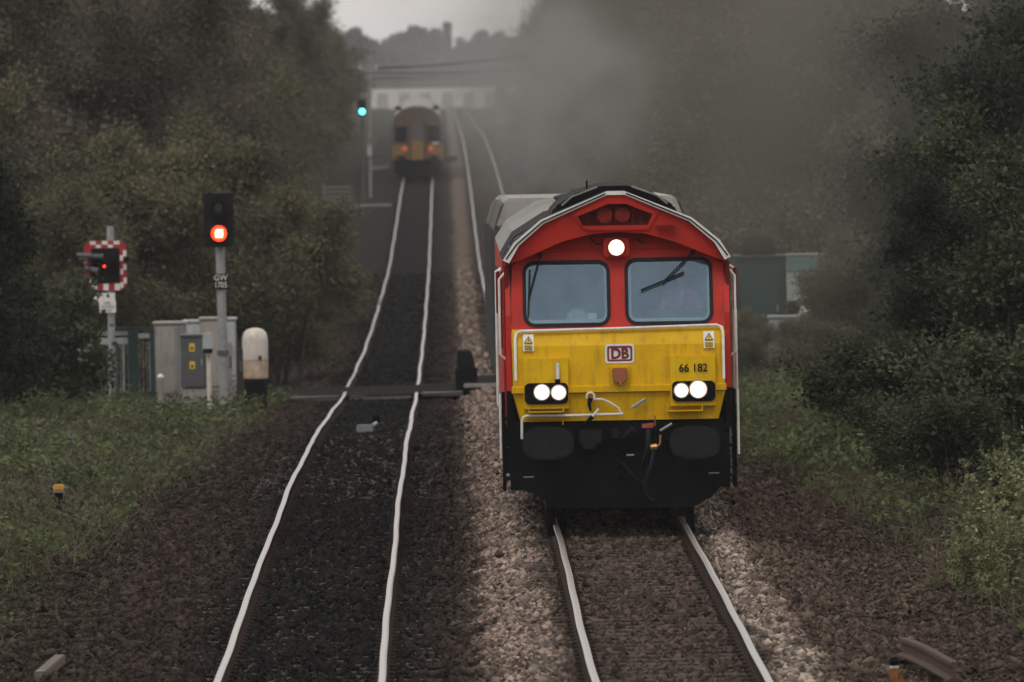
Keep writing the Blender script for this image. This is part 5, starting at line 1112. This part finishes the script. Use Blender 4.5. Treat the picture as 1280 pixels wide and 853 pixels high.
# tall pale weeds at the right edge, one plant each
wproto = None
def tall_weed(seed):
    r = np.random.default_rng(seed); t = thing('tall_weed', 'x', 'plant', (0, 0, 0)); sp = []; rr = []; lc = []
    for s in range(7):
        a = r.uniform(0, 6.28); h = r.uniform(.8, 1.6); ln = r.uniform(.05, .34)
        pts = [np.array([math.cos(a) * ln * q * q, math.sin(a) * ln * q * q, h * q]) for q in np.linspace(0, 1, 6)]; sp.append(pts); rr.append(.007)
        for k in range(26):
            q = r.uniform(.3, 1); p = np.array([math.cos(a) * ln * q * q, math.sin(a) * ln * q * q, h * q]); az = r.uniform(0, 6.28); l2 = r.uniform(.05, .16) * (1.25 - q * .75)
            e = p + np.array([math.cos(az) * l2, math.sin(az) * l2, l2 * .9]); sp.append([p + (e - p) * u for u in np.linspace(0, 1, 6)]); rr.append(.0035)
            lc.append(p + (e - p) * r.uniform(.2, 1.05, (9, 1)) + r.normal(size=(9, 3)) * .014)
    v, f = sticks(np.array(sp), np.array(rr)); npmesh('stem', v, f, M['leaf_pale'], np.repeat(r.uniform(.3, .7, len(sp)), 15), t)
    lc = np.concatenate(lc); v, f = leaf_quads(lc, .026, 2.0, r=r); npmesh('foliage', v, f, M['leaf_pale'], r.uniform(0, 1, len(f)), t); return t
wp_ = [tall_weed(71), tall_weed(72)]
spots = [(1222, 702, 118, 1.05), (1246, 706, 117.2, 1.2), (1270, 700, 117.6, 1.25), (1205, 712, 118.6, .75), (1284, 712, 116.4, 1.15), (1235, 728, 115.4, .9), (1262, 728, 115, .95), (1192, 700, 120, .6)]
lbs = ['tall pale weed tuft in the middle of the clump at the right edge', 'tallest pale weed left of centre in the right edge clump', 'tall pale weed next to the right picture edge', 'short pale weed at the left end of the right edge clump', 'pale weed cut by the right picture edge', 'pale weed in front of the clump at the right edge', 'lower pale weed in front beside the right edge', 'smallest pale weed standing alone left of the clump']
for j, (px, py, d, sc) in enumerate(spots):
    x = X_(px, d); loc = (x, d, float(G(x, d)) - .05)
    if j < 2: wp_[j].location = loc; wp_[j].scale = (sc,) * 3; wp_[j]['label'] = lbs[j]; wp_[j]['group'] = 'tall pale weeds at the right edge'
    else: copy_tree(wp_[j % 2], loc, random.uniform(0, 6.28), sc, lbs[j], 'tall pale weeds at the right edge')

# ------------------------------------------------------------------ exhaust smoke and haze
def volume(name, lo_, hi_, build):
    c = [(a + b) / 2 for a, b in zip(lo_, hi_)]; dm = [b - a for a, b in zip(lo_, hi_)]
    o = MB().box((0, 0, 0), dm).build(name, None, None, loc=c); o.data.materials.clear()
    m = bpy.data.materials.new(name + '_air'); m.use_nodes = True; n, l = m.node_tree.nodes, m.node_tree.links; n.remove(n['Principled BSDF'])
    v = n.new('ShaderNodeVolumePrincipled'); l.new(v.outputs[0], n['Material Output'].inputs['Volume']); build(v, n, l, dm); o.data.materials.append(m)
    return tag(o, kind='stuff')
def smoke(v, n, l, dm):
    v.inputs['Color'].default_value = (.36, .345, .30, 1); v.inputs['Anisotropy'].default_value = .0
    tc = n.new('ShaderNodeTexCoord'); mp = n.new('ShaderNodeMapping'); mp.inputs['Scale'].default_value = (2 / dm[0], 2 / dm[1], 2 / dm[2]); l.new(tc.outputs['Object'], mp.inputs[0])
    gr = n.new('ShaderNodeTexGradient'); gr.gradient_type = 'QUADRATIC_SPHERE'; l.new(mp.outputs[0], gr.inputs[0])
    nz = n.new('ShaderNodeTexNoise'); nz.inputs['Scale'].default_value = SM[0]; nz.inputs['Detail'].default_value = 4; nz.inputs['Distortion'].default_value = .7; l.new(tc.outputs['Object'], nz.inputs['Vector'])
    mr = n.new('ShaderNodeMapRange'); mr.inputs[1].default_value = .43; mr.inputs[2].default_value = .62; l.new(nz.outputs[0], mr.inputs[0])
    mu = n.new('ShaderNodeMath'); mu.operation = 'MULTIPLY'; l.new(gr.outputs['Fac'], mu.inputs[0]); l.new(mr.outputs[0], mu.inputs[1])
    m2 = n.new('ShaderNodeMath'); m2.operation = 'MULTIPLY'; m2.inputs[1].default_value = SM[1]; l.new(mu.outputs[0], m2.inputs[0]); l.new(m2.outputs[0], v.inputs['Density']); v.inputs['Color'].default_value = SM[2]
def haze(v, n, l, dm):
    v.inputs['Color'].default_value = (.93, .95, 1.0, 1); v.inputs['Density'].default_value = .00012; v.inputs['Anisotropy'].default_value = .2
SM = (.36, .15, (.27, .262, .225, 1))
volume('exhaust_smoke', (-2.5, 156, -2.0), (14.5, 236, 15.5), smoke)
SM = (1.15, .95, (.46, .47, .45, 1))                      # the paler hot exhaust curling off the locomotive roof
volume('exhaust_smoke', (-.75, 139, 3.2), (3.3, 155.5, 7.4), smoke)
SM = (.05, .0042, (.92, .93, .92, 1))                  # mist and exhaust hanging over the far line
volume('mist', (-17, 640, -4), (19, 1030, 17), smoke)
volume('haze', (-310, -70, -6), (310, 3050, 34), haze)
